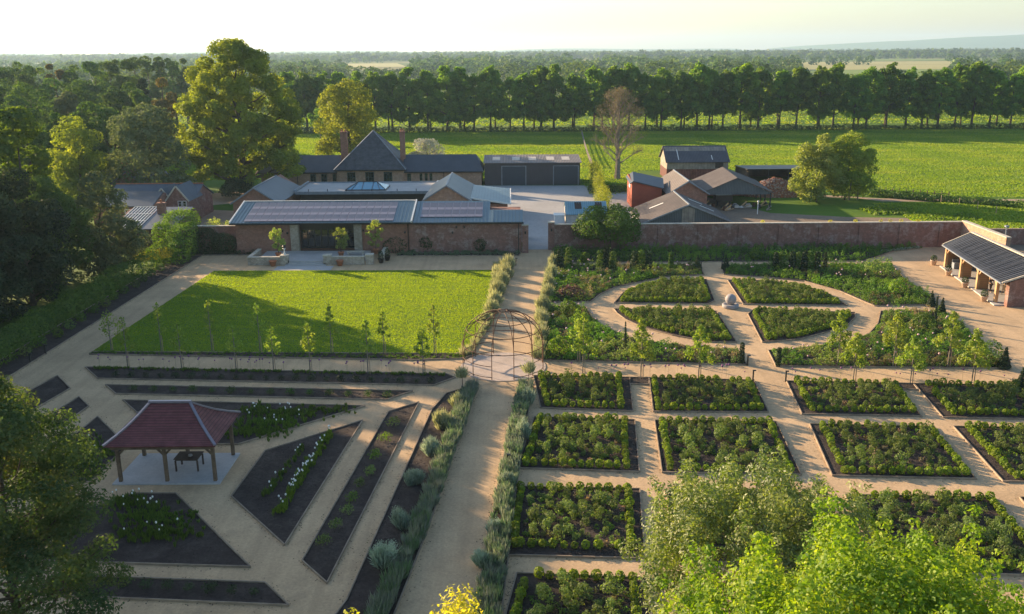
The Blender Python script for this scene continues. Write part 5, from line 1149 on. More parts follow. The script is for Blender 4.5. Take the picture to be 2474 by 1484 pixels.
# small bronze shrubs in bed L5 and dark tufts in L1/L2
for i, (x, y, w) in enumerate([(950, 1030, 1.2), (930, 1068, 1.1), (905, 1110, .9), (893, 1150, .8), (868, 1180, .8), (850, 1215, .9), (838, 1245, .9), (812, 1280, .8), (782, 1320, .9)]):
    X, Y = at(x, y); o = qobj('young_rose', xf(leaves([(0, 0, .3, w*.5, w*.5, .28), (.1, .1, .45, w*.3, w*.3, .2)], 230, .11, .5, .2, .3, cull=0), (X, Y, .05)), 'leaf_shrub' if i not in (1, 2, 5) else 'leaf_bright'); tag(o, 'low spreading young shrub in the slanting bed, number %s from its far end' % 'one two three four five six seven eight nine'.split()[i], 'shrub', 'young shrubs in the slanting bed')
for key, yy, n in (('L1', (912, 928), 22), ('L2', (945, 962), 14), ('L8', (1412, 1440), 9)):
    a0, a1 = {'L1': (262, 1060), 'L2': (300, 960), 'L8': (170, 640)}[key]
    lbk = {'L1': 'first long soil bed below the lawn', 'L2': 'second long soil bed below the lawn', 'L8': 'long bed at the bottom left'}[key]
    me = qmesh('bedding_tuft', leaves([(0, 0, .22, .34, .34, .22)], 160, .1, .5, .2, .3, cull=0)); me.materials.append(MATS['leaf_dark' if key != 'L2' else 'leaf_wood'])
    for i in range(n):
        x = a0+(a1-a0)*(i+.5)/n; X, Y = at(x, yy[0]+(yy[1]-yy[0])*i/n); o = bpy.data.objects.new('bedding_tuft', me); COL.objects.link(o); place(o, (X, Y, .05), random.uniform(.8, 1.3), i)
        tag(o, 'low dark tuft growing in the '+lbk, 'tuft', 'dark tufts in the '+lbk)
L = []
for k_, poly in BEDS.items():
    n = len(poly)
    for i in range(n):
        a, b = np.array(poly[i]), np.array(poly[(i+1) % n]); Ln = np.linalg.norm(b-a); d = (b-a)/Ln; nn = np.array([d[1], -d[0]]); m_ = int(Ln*7); t_ = rng.random(m_)*Ln; off = np.abs(rng.normal(size=m_))*.22+.05
        p = a+d*t_[:, None]+nn*off[:, None]; P_ = np.concatenate([p, np.full((m_, 1), .045)], 1); an = rng.random(m_)*6.28; s = (.02+.035*rng.random(m_))[:, None]
        u_ = np.stack([np.cos(an), np.sin(an), rng.normal(size=m_)*.2], 1)*s; w_ = np.stack([-np.sin(an), np.cos(an), rng.normal(size=m_)*.2], 1)*s*.7; L.append((np.stack([P_-u_, P_-w_, P_+u_, P_+w_], 1), rng.random(m_)))
qq = cat(*L); tag(qobj('leaf_litter', qq, 'litter'), 'fallen leaves and soil crumbs scattered along the path edges', 'leaf litter', kind='stuff')
# ---- tulips
def tulip_proto():
    rt = E('white_tulip', (0, 0, 0), '', 'tulip'); m = MB(); m.tube([(0, 0, 0), (.02, 0, .3), (.015, .01, .5)], .009, 4); m.build('stem', 'stem_green', rt)
    m = MB(); m.lathe(.015, .01, [(.012, .49), (.042, .52), (.046, .56), (.03, .6), (.01, .59)], 7); m.build('flower', 'petal_white', rt, True); return rt
tp = tulip_proto(); first = True
def tulips(line, n, jit, lb, grp):
    global first
    for i in range(n):
        a, b = line; t_ = random.random(); x = a[0]+(b[0]-a[0])*t_; y = a[1]+(b[1]-a[1])*t_; X, Y = at(x, y); X += rng.normal()*jit; Y += rng.normal()*jit
        o = tp if first else copy_tree(tp); first = False
        place(o, (X, Y, .06), random.uniform(.85, 1.25), random.uniform(0, 6)); tag(o, lb, 'tulip', grp)
def tulip_leaves(line, n, jit, lb, mat='leaf_bright', h=.38):
    L = []
    for i in range(n):
        a, b = line; t_ = random.random(); X, Y = at(a[0]+(b[0]-a[0])*t_, a[1]+(b[1]-a[1])*t_); X += rng.normal()*jit; Y += rng.normal()*jit; L.append(fan(X, Y, 12, h, .16, .07, .05))
    tag(qobj('tulip_leaves', cat(*L), mat), lb, 'leaves', kind='stuff')
tl = [(((800, 1047), (672, 1245)), 46, .13, 'bright row of the kite-shaped bed', 170), (((735, 1080), (640, 1205)), 8, .12, 'fainter left row of the kite-shaped bed', 50), (((590, 990), (750, 1012)), 14, .5, 'triangular bed behind the gazebo', 90), (((585, 1024), (720, 1030)), 9, .4, 'triangular bed behind the gazebo', 110), (((205, 1060), (265, 1110)), 10, .6, 'dark bed left of the gazebo', 60), (((180, 1110), (215, 1140)), 9, .6, 'dark bed left of the gazebo', 60), (((290, 1212), (380, 1235)), 14, .4, 'four-sided bed in front of the gazebo', 90), (((290, 1290), (470, 1300)), 6, .4, 'four-sided bed in front of the gazebo', 110)]
for ln, n, jit, lb, nl in tl:
    tulips(ln, n, jit, 'white tulip in the '+lb, 'white tulips in the '+lb); tulip_leaves(ln, nl, jit*1.1, 'green tulip leaves in the '+lb, 'leaf_bright' if 'bright' in lb else 'leaf_hedge')
for ln, lb in ((((560, 1045), (680, 1050)), 'low green foliage at the near edge of the triangular bed'), (((600, 1005), (840, 992)), 'sparse green foliage at the far edge of the triangular bed'), (((300, 1250), (460, 1262)), 'middle green row in the four-sided bed before the gazebo')): tulip_leaves(ln, 150, .45, lb, 'leaf_hedge', .3)
# ---- alliums
al = E('allium', (0, 0, 0), '', 'allium'); m = MB(); m.tube([(0, 0, 0), (.02, .01, .5), (0, 0, .95)], .005, 4); m.build('stem', 'stem_green', al); m = MB(); m.ball((0, 0, 1.0), .075, 8, 6); m.build('flower_head', 'petal_purple', al); f0 = True
for xa, xb, ya, yb, n, lb in ((235, 1030, 888, 906, 46, 'standing against the gravel path below the lawn'), (1370, 1800, 908, 917, 24, 'standing against the gravel path right of the dome'), (1910, 2470, 918, 932, 16, 'standing against the gravel path at the right')):
    for i in range(n):
        t_ = random.random(); X, Y = at(xa+(xb-xa)*t_, ya+(yb-ya)*t_); o = al if f0 else copy_tree(al); f0 = False
        place(o, (X, Y-.15+random.uniform(-.2, .2), .05), random.uniform(.7, 1.2), t_*6); tag(o, 'purple round-headed allium '+lb, 'allium', 'alliums '+lb)
pf = E('pale_flower', (0, 0, 0), '', 'flower'); m = MB(); m.tube([(0, 0, 0), (.02, .01, .4), (0, 0, .78)], .008, 4); m.build('stem', 'stem_green', pf); m = MB(); m.lathe(0, 0, [(.01, .76), (.07, .8), (.085, .86), (.05, .9), (.01, .9)], 8); m.build('flower_head', 'petal_pink', pf, True); f1_ = True
for k_, n, lb in (('OTL', 26, 'far left'), ('OTR', 22, 'far right'), ('OBL', 34, 'near left'), ('OBR', 34, 'near right')):
    for p in scatter(inset_edges(BEDS[k_], [.5]*len(BEDS[k_])), n):
        if not inpoly(np.array([p]), BEDS[k_])[0]: continue
        o = pf if f1_ else copy_tree(pf); f1_ = False; place(o, (p[0], p[1], .05), random.uniform(.8, 1.25), random.uniform(0, 6)); tag(o, 'pale pink flower standing above the planting of the %s corner bed' % lb, 'flower', 'pale pink flowers of the %s corner bed' % lb)
# low green tufts at the back edge of L1 and in the lawn-edge strip
L = [fan(p[0], p[1], 14, .25, .16, .05, .05) for p in scatter(GP([(225, 890), (1075, 906), (1075, 911), (230, 895)]), 260)]+[fan(p[0], p[1], 12, .2, .16, .05, .05) for p in scatter(BEDS['Le'], 330)]
tag(qobj('bulb_leaves', cat(*L), 'leaf_hedge'), 'low tufts of bulb leaves along the strips below the lawn', 'leaves', kind='stuff')

# ------------------------------------------------------------------ YOUNG STAKED TREES
def young(name_lb, x, y, ytop, w, mat, n=520, nb=None, hi=.42):
    X, Y = at(x, y); h = Z(x, ytop, Y)[2]; rt = E('young_tree', (X, Y, 0), name_lb, 'tree')
    P_ = []
    for i in range(15):
        t_ = (i+.5)/15; rr = w*(.5*(1-t_)**.7*(.5+.5*rb.random())); a = i*2.4; P_.append((rr*math.cos(a), rr*math.sin(a), h*(hi+(1-hi)*t_*.95), w*.19*(1.1-t_*.5)))
    m = MB(); m.tube([(X, Y, 0), (X+.03, Y, h*.5), (X, Y, h*.96)], [.05, .04, .015], 6)
    for q in P_[:9]: m.tube([(X, Y, q[2]-.35), (X+q[0], Y+q[1], q[2])], [.018, .008], 4)
    m.build('trunk', 'bark' if mat == 'leaf_hedge' else 'pale_bark', rt)
    qobj('crown', xf(leaves(P_, int(n*1.7), .18, .65, .1, .35, cull=0), (X, Y, 0)), mat, rt)
    m = MB(); m.tube([(X+.18, Y-.05, 0), (X+.16, Y-.05, h*.33)], .035, 5); m.build('stake', 'stake', rt)
ordn = 'first second third fourth fifth sixth seventh eighth ninth'.split()
for i, (x, y, yt) in enumerate([(269, 848, 748), (390, 850, 728), (512, 850, 722), (628, 852, 728), (800, 854, 732), (927, 857, 748), (1049, 862, 732)]):
    young('slender young tree at the near lawn edge, %s from the left' % ordn[i], x, y, yt, 1.25 if i not in (0,) else 2.2, 'leaf_young', 190 if i < 4 else 300)
for i, (x, y, yt) in enumerate([(309, 890, 762), (439, 893, 775), (570, 896, 782), (661, 898, 785), (749, 899, 777), (889, 906, 770), (1022, 909, 790)]):
    young('slender young tree in the soil bed below the lawn path, %s from the left' % ordn[i], x, y, yt, 1.5, 'leaf_young', 220 if i < 4 else 320)
for i, (x, y, yt) in enumerate([(1407, 908, 753), (1547, 917, 768), (1686, 918, 784), (2060, 920, 803), (2197, 929, 812), (2345, 932, 795)]):
    young('young leafy tree behind the first row of box beds, %s from the left' % ordn[i], x, y, yt, 2.2, 'leaf_young', 900, hi=.36)
for i, (x, y, yt) in enumerate([(2022, 884, 750), (2156, 888, 748), (2288, 888, 752)]):
    young('young leafy tree in the near right corner bed, %s from the left' % ordn[i], x, y, yt, 2.2, 'leaf_young', 900, hi=.36)
young('young tree with open crown in the near left corner bed, behind the slim cypress', 1395, 875, 745, 1.6, 'leaf_young', 500)
# bollard lights
for i, (x, y, lb) in enumerate(((1693, 650, 'left of the far opening of the round garden'), (1743, 650, 'right of the far opening of the round garden'), (1818, 921, 'at the corner of the second first-row bed'), (1897, 923, 'at the corner of the third first-row bed'), (1805, 884, 'at the right tip of the near left corner bed'), (2433, 894, 'at the right tip of the near right corner bed'), (1246, 642, 'at the top of the left path border'), (2261, 738, 'at the tip of the far right corner bed'), (1226, 1130, 'in the right path border below the dome'), (111, 857, 'in the hedge border at the left, nearer one'), (74, 879, 'in the hedge border at the left, nearest one'))):
    X, Y = at(x, y); b = E('bollard_light', (X, Y, 0), 'slim black bollard light '+lb, 'bollard light')
    m = MB(); m.box(X-.05, X+.05, Y-.05, Y+.05, 0, .85); m.build('post', 'black_metal', b); m = MB(); m.box(X-.06, X+.2, Y-.06, Y+.06, .852, .93); m.build('head', 'black_metal', b)

# ------------------------------------------------------------------ HEDGES
def hedge(name, boxes, n, ls, mat, lb, ct='hedge', p=5.):
    q = leaves(boxes, n, ls, .6, .86, .25, p=p, jit=.45, cull=.9); o = qobj(name, q, mat); tag(o, lb, ct); return o
P_ = []
for i in range(46): y = 66+i*1.0; P_.append((-43.4+rb.uniform(-.4, .4), y, 1.05*rb.uniform(.85, 1.15), 1.25*rb.uniform(.8, 1.25), .95, 1.15*rb.uniform(.75, 1.3)))
hedge('low_hedge', P_, 32000, .2, 'leaf_yew', 'long loose hedge between the dark trees and the left gravel path', p=3.)
hedge('yew_hedge', [(-43.5, 118.6, 2.3, 2.0, 2.6, 2.6), (-41.6, 113.6, 1.9, 1.4, 3.2, 2.1), (-44.2, 113.8, 1.8, 1.2, 1.3, 2.3), (-41.0, 110.0, 1.3, 1.0, 1.6, 1.4)], 17000, .2, 'leaf_yew', 'tall clipped topiary yew hedge with sunlit top, beside the outbuilding', p=5.)
o = qobj('golden_shrub', xf(leaves([(0, 0, 1.4, 2.2, 1.4, .55), (1.2, .6, 1.6, 1.3, 1., .5), (-1.2, -.4, 1.1, 1.2, 1., .45)], 2200, .16, cull=.4), (-43.5, 108.2, 0)), 'leaf_gold_shrub'); tag(o, 'golden yellow spreading shrub in front of the topiary hedge', 'shrub')
o = qobj('climbing_shrub', leaves([(-39.5, 115.2, 1.7, 2.3, .9, 1.7), (-37.0, 115.0, 1.3, 1.8, .9, 1.4), (-41.3, 114.9, 1.5, 1.3, 1., 1.6)], 6500, .2, cull=.6), 'leaf_dark'); tag(o, 'dark climbing shrub sprawling over the short brick wall', 'shrub')
o = qobj('flowering_shrub', leaves([(-39.5, 119.6, 2.4, 1.3, 1.2, 1.5), (-37.6, 119.8, 2.2, 1.0, 1., 1.3)], 1500, .22, .5, .3, cull=.3), 'leaf_pale'); tag(o, 'pale loose shrub showing above the short brick wall', 'shrub')
o = qobj('purple_shrub', leaves([(-49.6, 115.6, 1.6, 1.6, .8, 1.7), (-47.2, 115.8, 1.2, 1.2, .8, 1.3)], 2200, .2, cull=.5), 'leaf_purple'); tag(o, 'purple-leaved shrub against the outbuilding wall', 'shrub')
for i in range(14):
    y = 74+i*2.6; o = qobj('hedge_plant', xf(leaves([(0, 0, .45, .5, .5, .45)], 200, .15, cull=0), (-41.6+rb.uniform(-.3, .3), y, .05)), 'leaf_shrub' if i % 3 == 0 else 'leaf_hedge'); tag(o, 'loose low plant in the soil border under the left hedge', 'plant', 'low plants in the border under the left hedge')
# fence of the field and white-topped posts
f = E('field_fence', (15.5, 215, 0), 'post-and-rail fence running up the field beside the bare tree', 'fence')
pts = [G(1405, 325), G(1412, 355), G(1421, 385), G(1430, 405)]
m = MB()
for a, b in zip(pts[:-1], pts[1:]):
    for z in (.5, .9, 1.25): m.beam((*a, z), (*b, z), .08, .12)
m.build('rail', 'old_board', f)
for i in range(24):
    t_ = i/23*3; k = min(2, int(t_)); u_ = t_-k; x = pts[k][0]+(pts[k+1][0]-pts[k][0])*u_; y = pts[k][1]+(pts[k+1][1]-pts[k][1])*u_; m = MB(); m.box(x-.07, x+.07, y-.07, y+.07, 0, 1.4); m.build('post', 'old_board', f)
for i, (x, y) in enumerate(((2272, 491), (2316, 498), (2360, 507), (2405, 519))):
    X, Y = at(x, y); m = MB(); m.tube([(X, Y, 0), (X, Y, 1.35)], .05, 6); tag(m.build('marker_post', 'stake'), 'slim pale post in the rough grass by the track, %s from the left' % ordn[i], 'post', 'pale posts by the track')
f = E('dark_fence', (70, 160, 0), 'low dark fence and brambles along the near edge of the field at the right', 'fence')
pa, pb = G(2105, 470), G(2290, 482); m = MB(); m.beam((*pa, .9), (*pb, .9), .06, .1); m.beam((*pa, .5), (*pb, .5), .06, .1); m.build('rail', 'dark_timber', f)
for i in range(12): t_ = i/11; m = MB(); x, y = pa[0]+(pb[0]-pa[0])*t_, pa[1]+(pb[1]-pa[1])*t_; m.box(x-.06, x+.06, y-.06, y+.06, 0, 1.3); m.build('post', 'dark_timber', f)
P_ = [(*G(2105+i*9, 474+i*.75), .5, 1.4, 1.0, .8*rb.uniform(.6, 1.2)) for i in range(40)]
o = qobj('bramble_hedge', leaves(P_, 9000, .3, cull=.6), 'leaf_wood'); tag(o, 'low dark bramble hedge between the field and the track', 'hedge')
P_ = [(14.8+i*.9, 165.5+rb.uniform(-.6, .6), .6, .9, .9, .9) for i in range(9)]
o = qobj('bramble_hedge', leaves(P_, 2500, .3, cull=.6), 'leaf_hedge'); tag(o, 'dark green bush row between the yard and the bare tree', 'hedge')
# willow screen
P_ = [];
for i in range(22): t_ = i/21; X, Y = G(1431+t_*30, 430+t_*96); P_ += [(X+rb.uniform(-.3, .3), Y, zc_, 1.15*rb.uniform(.7, 1.2), 1.3, 1.0) for zc_ in (.8, 1.9, 3.0*rb.uniform(.8, 1.15))]
o = qobj('willow_screen', leaves(P_, 14000, .26, .35, .5, .5, cull=.4), 'leaf_golden'); tag(o, 'narrow yellow-green willow screen along the right side of the yard', 'hedge')
L = [blades(p3(scatter([(g[0]-4, g[1]-3), (g[0]+4, g[1]-3), (g[0]+4, g[1]+3), (g[0]-4, g[1]+3)], 500)), .35, .35, .5) for g in [(67, 137), (60, 143)]]
tag(qobj('grass_mound', cat(*L), 'leaf_bright'), 'tall grass tufts on the rough bank behind the wall', 'grass', kind='stuff')
# tufts growing on the wall top
for i, x in enumerate((44.5, 47.8, 49, 50.4, 52.6, 32.5, 41.2)):
    o = qobj('wall_weed', xf(leaves([(0, 0, .15, .3, .2, .18)], 70, .12, cull=0), (x, 116.3, 3.35)), 'leaf_gold_shrub'); tag(o, 'yellow-green weed growing on top of the long wall', 'weed', 'weeds on top of the long wall')
# ------------------------------------------------------------------ TREES
def T(name, lb, x, yt, w, Y, mat, **k):
    X, Y, h, wm = tat(x, yt, w, Y); return tree(name, lb, k.pop('ct', 'tree'), X, Y, h, wm, mat=mat, **k)
T('plane_tree', 'tallest tree of the picture, a huge golden-green tree left of the brick stable range', 560, 92, 295, 168, 'leaf_golden', n=280, nl=84000, ls=.44, pr=.062, cb=2.2, tr=.8, seed=3, limbs=34, shell=.4, shape='dome', cull=.45)
T('golden_tree', 'rounded golden tree standing right behind the brick stable range', 836, 190, 188, 204, 'leaf_golden', n=90, nl=30000, ls=.42, pr=.1, cb=1., tr=.5, seed=4, shape='dome', limbs=20, shell=.5)
T('blossom_tree', 'small white-blossomed tree behind the right chimney of the stable range', 1029, 333, 98, 200, 'blossom', n=22, nl=6000, ls=.35, cb=.6, seed=5, shape='dome')
T('grey_green_tree', 'broad grey-green tree behind the cottage chimney', 340, 248, 215, 152, 'leaf_grey', n=80, nl=26000, ls=.42, cb=.8, seed=6, shape='dome', pr=.115)
T('yellow_green_tree', 'yellowish bushy tree left of the cottage chimneys', 172, 278, 165, 150, 'leaf_golden', n=50, nl=18000, ls=.38, cb=.8, seed=7, shape='dome', pr=.15)
T('bright_tree', 'vivid green leafy tree at the left edge above the dark conifers', 25, 258, 175, 106, 'leaf_bright', n=60, nl=22000, ls=.38, cb=1, seed=8, pr=.13, shape='dome')
for i, (x, y, w, Y, lb) in enumerate(((62, 196, 155, 192, 'large smooth dome-shaped tree at the upper left with a sunlit rim'), (-12, 202, 110, 196, 'dome-shaped tree cut by the left photo edge, above the vivid green one'), (160, 221, 95, 188, 'pale bushy tree just right of the large dome-shaped tree'), (52, 256, 115, 162, 'lower dome-shaped tree in front of the large one at the upper left'), (132, 272, 90, 156, 'small domed tree between the vivid green tree and the yellowish tree'), (262, 226, 95, 202, 'round dark tree above the grey-green tree'))):
    T('domed_tree', lb, x, y, w, Y, 'leaf_wood' if i != 2 else 'leaf_grey', n=60, nl=15000, ls=.42, cb=.3, seed=20+i, shape='dome', pr=.13)
T('copper_tree', 'coppery brown beech between the dark woods and the tallest tree', 385, 188, 95, 232, 'leaf_copper', n=22, nl=8000, ls=.6, cb=2, seed=31, shape='dome')
T('copper_tree', 'coppery brown tree top in the middle of the dark woods at the upper left', 130, 154, 62, 262, 'leaf_copper', n=18, nl=5000, ls=.6, cb=4, seed=32, shape='dome')
T('dark_conifer', 'narrow blackish conifer beside the coppery beech', 345, 188, 48, 214, 'leaf_conifer', n=22, nl=5000, ls=.5, cb=1, seed=33, shape='cone', pr=.2)
for i, (x, y, w, Y) in enumerate(((-15, 152, 75, 272), (28, 149, 80, 276), (75, 157, 75, 262), (175, 155, 80, 266), (222, 148, 80, 270), (262, 144, 70, 282), (300, 142, 66, 262), (205, 190, 95, 236), (110, 188, 90, 240), (300, 196, 80, 226), (55, 178, 90, 244), (0, 190, 90, 232), (165, 205, 100, 215), (245, 250, 110, 185), (20, 230, 110, 182), (200, 245, 100, 172), (100, 215, 100, 205), (330, 215, 90, 205))):
    T('wood_tree', 'dark green tree in the massed woods at the upper left', x, y, w*1.15, Y, 'leaf_wood', n=34, nl=9000, ls=.55, cb=.5, seed=40+i, shape='dome', pr=.15, group='dark trees of the woods at the upper left')
for i, (x, y, w) in enumerate(((322, 136, 50), (352, 134, 50), (382, 137, 48), (412, 139, 46), (440, 141, 40))):
    T('hazy_tree', 'tall hazy grey-green tree behind the woods, left of the tallest tree', x, y, w, 335, 'leaf_wood', n=16, nl=3500, ls=.7, cb=2, seed=60+i, shape='column', pr=.24, group='tall hazy trees behind the woods')
for i, (x, y, lb) in enumerate(((100, 141, 'left'), (112, 150, 'right'))): pass
# shrubs and small trees round the lawns behind the house
T('dark_shrub', 'dark spreading yew bush under the tallest tree', 575, 428, 108, 160, 'leaf_dark', n=10, nl=3500, ls=.35, cb=.3, seed=70, shape='dome', ct='shrub')
T('small_round_shrub', 'small round clipped bush on the grass right of the cottage', 463, 478, 24, 147, 'leaf_hedge', n=5, nl=700, ls=.25, cb=.1, seed=71, shape='dome', ct='shrub')
T('small_field_tree', 'small dark tree with a thin trunk below the tree row, right of the tallest tree', 770, 262, 60, 268, 'leaf_row', n=12, nl=2500, ls=.5, cb=4, seed=72)
T('wall_tree', 'dark green spreading tree in front of the wall, right of the gateway', 1475, 490, 185, 115.2, 'leaf_hedge', n=30, nl=15000, ls=.26, cb=1.3, seed=73, shape='dome', pr=.15, tr=.12, shell=.5)
T('green_field_tree', 'right-hand bushy tree of the pair at the field edge', 2055, 318, 150, 155, 'leaf_young', n=90, nl=24000, ls=.34, cb=.4, seed=74, pr=.12, tr=.15, shell=.45, shape='dome')
T('green_field_tree', 'left-hand bushy lighter tree of the pair at the field edge', 1985, 322, 132, 153, 'leaf_pale', n=70, nl=19000, ls=.34, cb=.3, seed=75, pr=.125, tr=.13, shell=.45, shape='dome')
# birch-like stems under the pair
for i in range(6):
    X = 58+rb.uniform(-1.6, 1.6); m = MB(); m.tube([(X, 155+rb.uniform(-.5, .5), 0), (X+rb.uniform(-.5, .5), 155, 4.5)], [.09, .05], 6); tag(m.build('tree_stem', 'pale_bark'), 'pale slender stem rising under the right-hand bushy tree', 'tree stem', 'pale stems under the right-hand bushy tree')
# bare tree
bx, by, bh = G(1490, 432)[0], G(1490, 432)[1], Z(1490, 212, 183.4)[2]
root = E('bare_tree', (bx, by, 0), 'reddish-brown tree with bare branching crown just coming into bud, by the field fence', 'tree')
m = MB(); tips = []
def grow(p, d, L, r, lv):
    q = p+d*L; mid = p.lerp(q, .5)+Vector((rb.uniform(-1, 1), rb.uniform(-1, 1), 0))*L*.04
    m.tube([tuple(p), tuple(mid), tuple(q)], [r, r*.85, r*.65], 6 if lv < 2 else 3)
    if lv >= 6: tips.append(q); return
    for i in range(5 if lv == 0 else 3 if lv in (1, 2, 4) else 2):
        a = rb.uniform(0, 6.28); sp = .95 if lv < 1 else .5; n_ = Vector((math.cos(a), math.sin(a), 0)); dd = (d+n_*sp*rb.uniform(.6, 1.3)+Vector((0, 0, .10))).normalized(); grow(q, dd, L*rb.uniform(.66, .84), r*.6, lv+1)
    if lv > 2: tips.append(q)
m.tube([(bx, by, -.2), (bx+.1, by, 3.2), (bx-.1, by, 7), (bx+.15, by, 11), (bx, by, 15.5)], [.6, .46, .33, .2, .06], 7)
for j in range(30):
    t_ = (j+.5)/30; z_ = 2.6+12.3*t_; a = j*2.4; wd_ = 5.4*math.sqrt(max(.05, 1-((t_-.35)/.72)**2)); up_ = .75+1.6*t_
    d = Vector((math.cos(a), math.sin(a), up_)).normalized(); grow(Vector((bx, by, z_)), d, wd_*.42, .17-.09*t_, 3)
zt = max(t_.z for t_ in tips); s_ = (bh-.2)/zt
wd = max(abs(t_.x-bx) for t_ in tips); sx_ = 5.3/wd
m.v = [(bx+(v[0]-bx)*sx_, by+(v[1]-by)*sx_, v[2]*s_) for v in m.v]; m.build('trunk', 'pale_bark', root)
tp_ = np.array([[(t_.x-bx)*sx_, (t_.y-by)*sx_, t_.z*s_] for t_ in tips]); k_ = rng.choice(len(tp_), 9000)
bp = tp_[k_]+rng.normal(size=(9000, 3))*.35; bq = leaves([(0, 0, 0, 1)], 9000, .22, .35, .99, cull=0); c0 = bq[0].mean(1, keepdims=True)
qobj('crown', ((bq[0]-c0)+bp[:len(bq[0]), None, :]+np.array([bx, by, 0]), bq[1]), 'bud', root)
print('tips', len(tips))
# dark evergreens along the left
for i, (X, Y, h, w, mt, lb) in enumerate(((-47.3, 103.5, 12.2, 9.5, 'leaf_grey', 'pale-topped broad evergreen nearest the cottage'), (-50, 97, 12.6, 9.5, 'leaf_wood', 'dark broad evergreen in front of the pale-topped one'), (-49.3, 90.5, 14.2, 9.2, 'leaf_conifer', 'dark bushy conifer in the middle of the left evergreen mass'), (-50, 84.5, 15.6, 9.5, 'leaf_conifer', 'tall dark conifer towards the near end of the left evergreen mass'), (-50.5, 78, 17., 10, 'leaf_conifer', 'tallest blackish conifer cut by the left photo edge'), (-57, 92, 13.6, 9, 'leaf_conifer', 'dark conifer behind the middle of the left evergreen mass'), (-56.5, 101, 12.4, 9, 'leaf_wood', 'olive evergreen behind the pale-topped one'))):
    tree('evergreen', lb, 'tree', X, Y, h, w, cb=.2, n=85, nl=30000, ls=.26, mat=mt, pr=.11, seed=80+i, shape='column', shell=.6, up=.2)
for i, (X, Y, h) in enumerate(((-53, 70, 15.5), (-52, 62, 15), (-53, 54, 15.5), (-52, 46, 15), (-52, 38, 15), (-50, 30, 14), (-46, 22, 14), (-65, 93, 21), (-65, 87, 22), (-64, 81, 22), (-62, 75, 21), (-61, 70, 20), (-61, 66, 19), (-57, 86, 18), (-70, 90, 22), (-70, 78, 22), (-56, 76, 18), (-57, 66, 18), (-56, 58, 17), (-56, 50, 17), (-61, 58, 18), (-61, 50, 18), (-60, 42, 17), (-60, 34, 17), (-59, 26, 16), (-58, 90, 16))):
    tree('evergreen', 'tall dark conifer left of the garden, beyond the photo edge', 'tree', X, Y, h, 11., cb=.2, n=60, nl=11000, ls=.5, mat='leaf_conifer', pr=.14, seed=95+i, shape='column', group='conifers beyond the left photo edge')
# ---- tree row
protos = []
for i in range(7):
    w = rb.uniform(9.5, 13.); h = 19.
    protos.append(tree('row_tree', 'tall broad-leaved tree in the long row across the far side of the field', 'tree', -71+i*5.5, 298, h, w, cb=(2.0, 4.5, 3.2, 5.2, 2.6, 4.0, 3.6)[i], n=105, nl=13000, ls=.58, mat='leaf_row', pr=.1, seed=110+i, shape='egg', group='trees of the long row across the field', tr=.36, shell=.4, limbs=16, asp=.65, cull=.35))
X = -71+7*5.5
while X < 205:
    c = copy_tree(rb.choice(protos)); s = rb.uniform(.9, 1.12); place(c, (X, 298+rb.uniform(-1.5, 1.5), 0), s*rb.uniform(.85, 1.05), rb.uniform(0, 6.28), s); X += rb.uniform(4.0, 6.8)
X = -74
while X < 215:
    c = copy_tree(rb.choice(protos)); s = rb.uniform(.68, .92); place(c, (X, 307+rb.uniform(-2, 2), 0), s*.95, rb.uniform(0, 6.28), s); X += rb.uniform(8, 14)
P_ = []
for i in range(150): P_.append((-70+i*1.9, 293.5+rb.uniform(-.8, .8), .7, 1.5, 1.2, 1.0*rb.uniform(.6, 1.5)))
o = qobj('understorey_hedge', leaves(P_, 26000, .45, cull=.5), 'leaf_wood'); tag(o, 'low dark scrubby hedge along the foot of the tree row', 'hedge')
# ---- far country
def farproto(h, w, n, ls, sq=1.): return leaves([(0, 0, h*.5, w*.5, w*.5, h*.5), (w*.2, 0, h*.6, w*.35, w*.35, h*.35), (-w*.22, w*.1, h*.45, w*.33, w*.33, h*.38)], n, ls, .8, .8, .4, cull=.7)
def far(name, lb, lines, n, ls, mat='leaf_far', h0=13, w0=12):
    PR = [farproto(h0, w0, n, ls) for _ in range(4)]; L = []
    for (xa, ya, xb, yb, sp, s0) in lines:
        D_ = math.hypot(xb-xa, yb-ya); k = max(1, int(D_/sp))
        for j in range(k):
            t_ = (j+rb.random())/k; X_, Y_ = xa+(xb-xa)*t_, ya+(yb-ya)*t_; u_ = X_/Y_
            if (.31 < u_ < .465 and 540 < Y_ < 1440) or (.31 < u_ < .465 and 1500 < Y_ < 1880) or (-.175 < u_ < -.105 and 900 < Y_ < 2050) or (.06 < u_ < .1 and 1300 < Y_ < 2300): continue
            s = s0*rb.uniform(.6, 1.25); q = xf(rb.choice(PR), (xa+(xb-xa)*t_+rb.uniform(-2, 2), ya+(yb-ya)*t_+rb.uniform(-4, 4)), s, rb.uniform(0, 6), s*rb.uniform(.7, 1.1)); L.append((q[0], np.clip(q[1]*.3+rb.random()*.7, 0, 1)))
    tag(qobj(name, cat(*L), mat), lb, 'woodland', kind='stuff'); print(name, len(L))
def lines(ya, yb, n, lo, hi, sp, s0):
    out = []
    for i in range(n):
        Y = ya+(yb-ya)*rb.random()**1.2; X = rb.uniform(-.62, .62)*Y; L = rb.uniform(lo, hi); a = rb.gauss(0, .25); out.append((X-L/2*math.cos(a), Y-L/2*math.sin(a), X+L/2*math.cos(a), Y+L/2*math.sin(a), sp, s0))
    return out
ln = [(-40, 372, 60, 380, 11, .7), (90, 368, 210, 385, 9, .7), (60, 430, 240, 420, 10, .8), (-60, 470, 40, 455, 12, .8), (-200, 420, -90, 440, 8, 1.1), (-140, 345, -84, 350, 7, 1.0), (150, 340, 230, 345, 12, .6), (20, 350, 70, 345, 16, .45)]
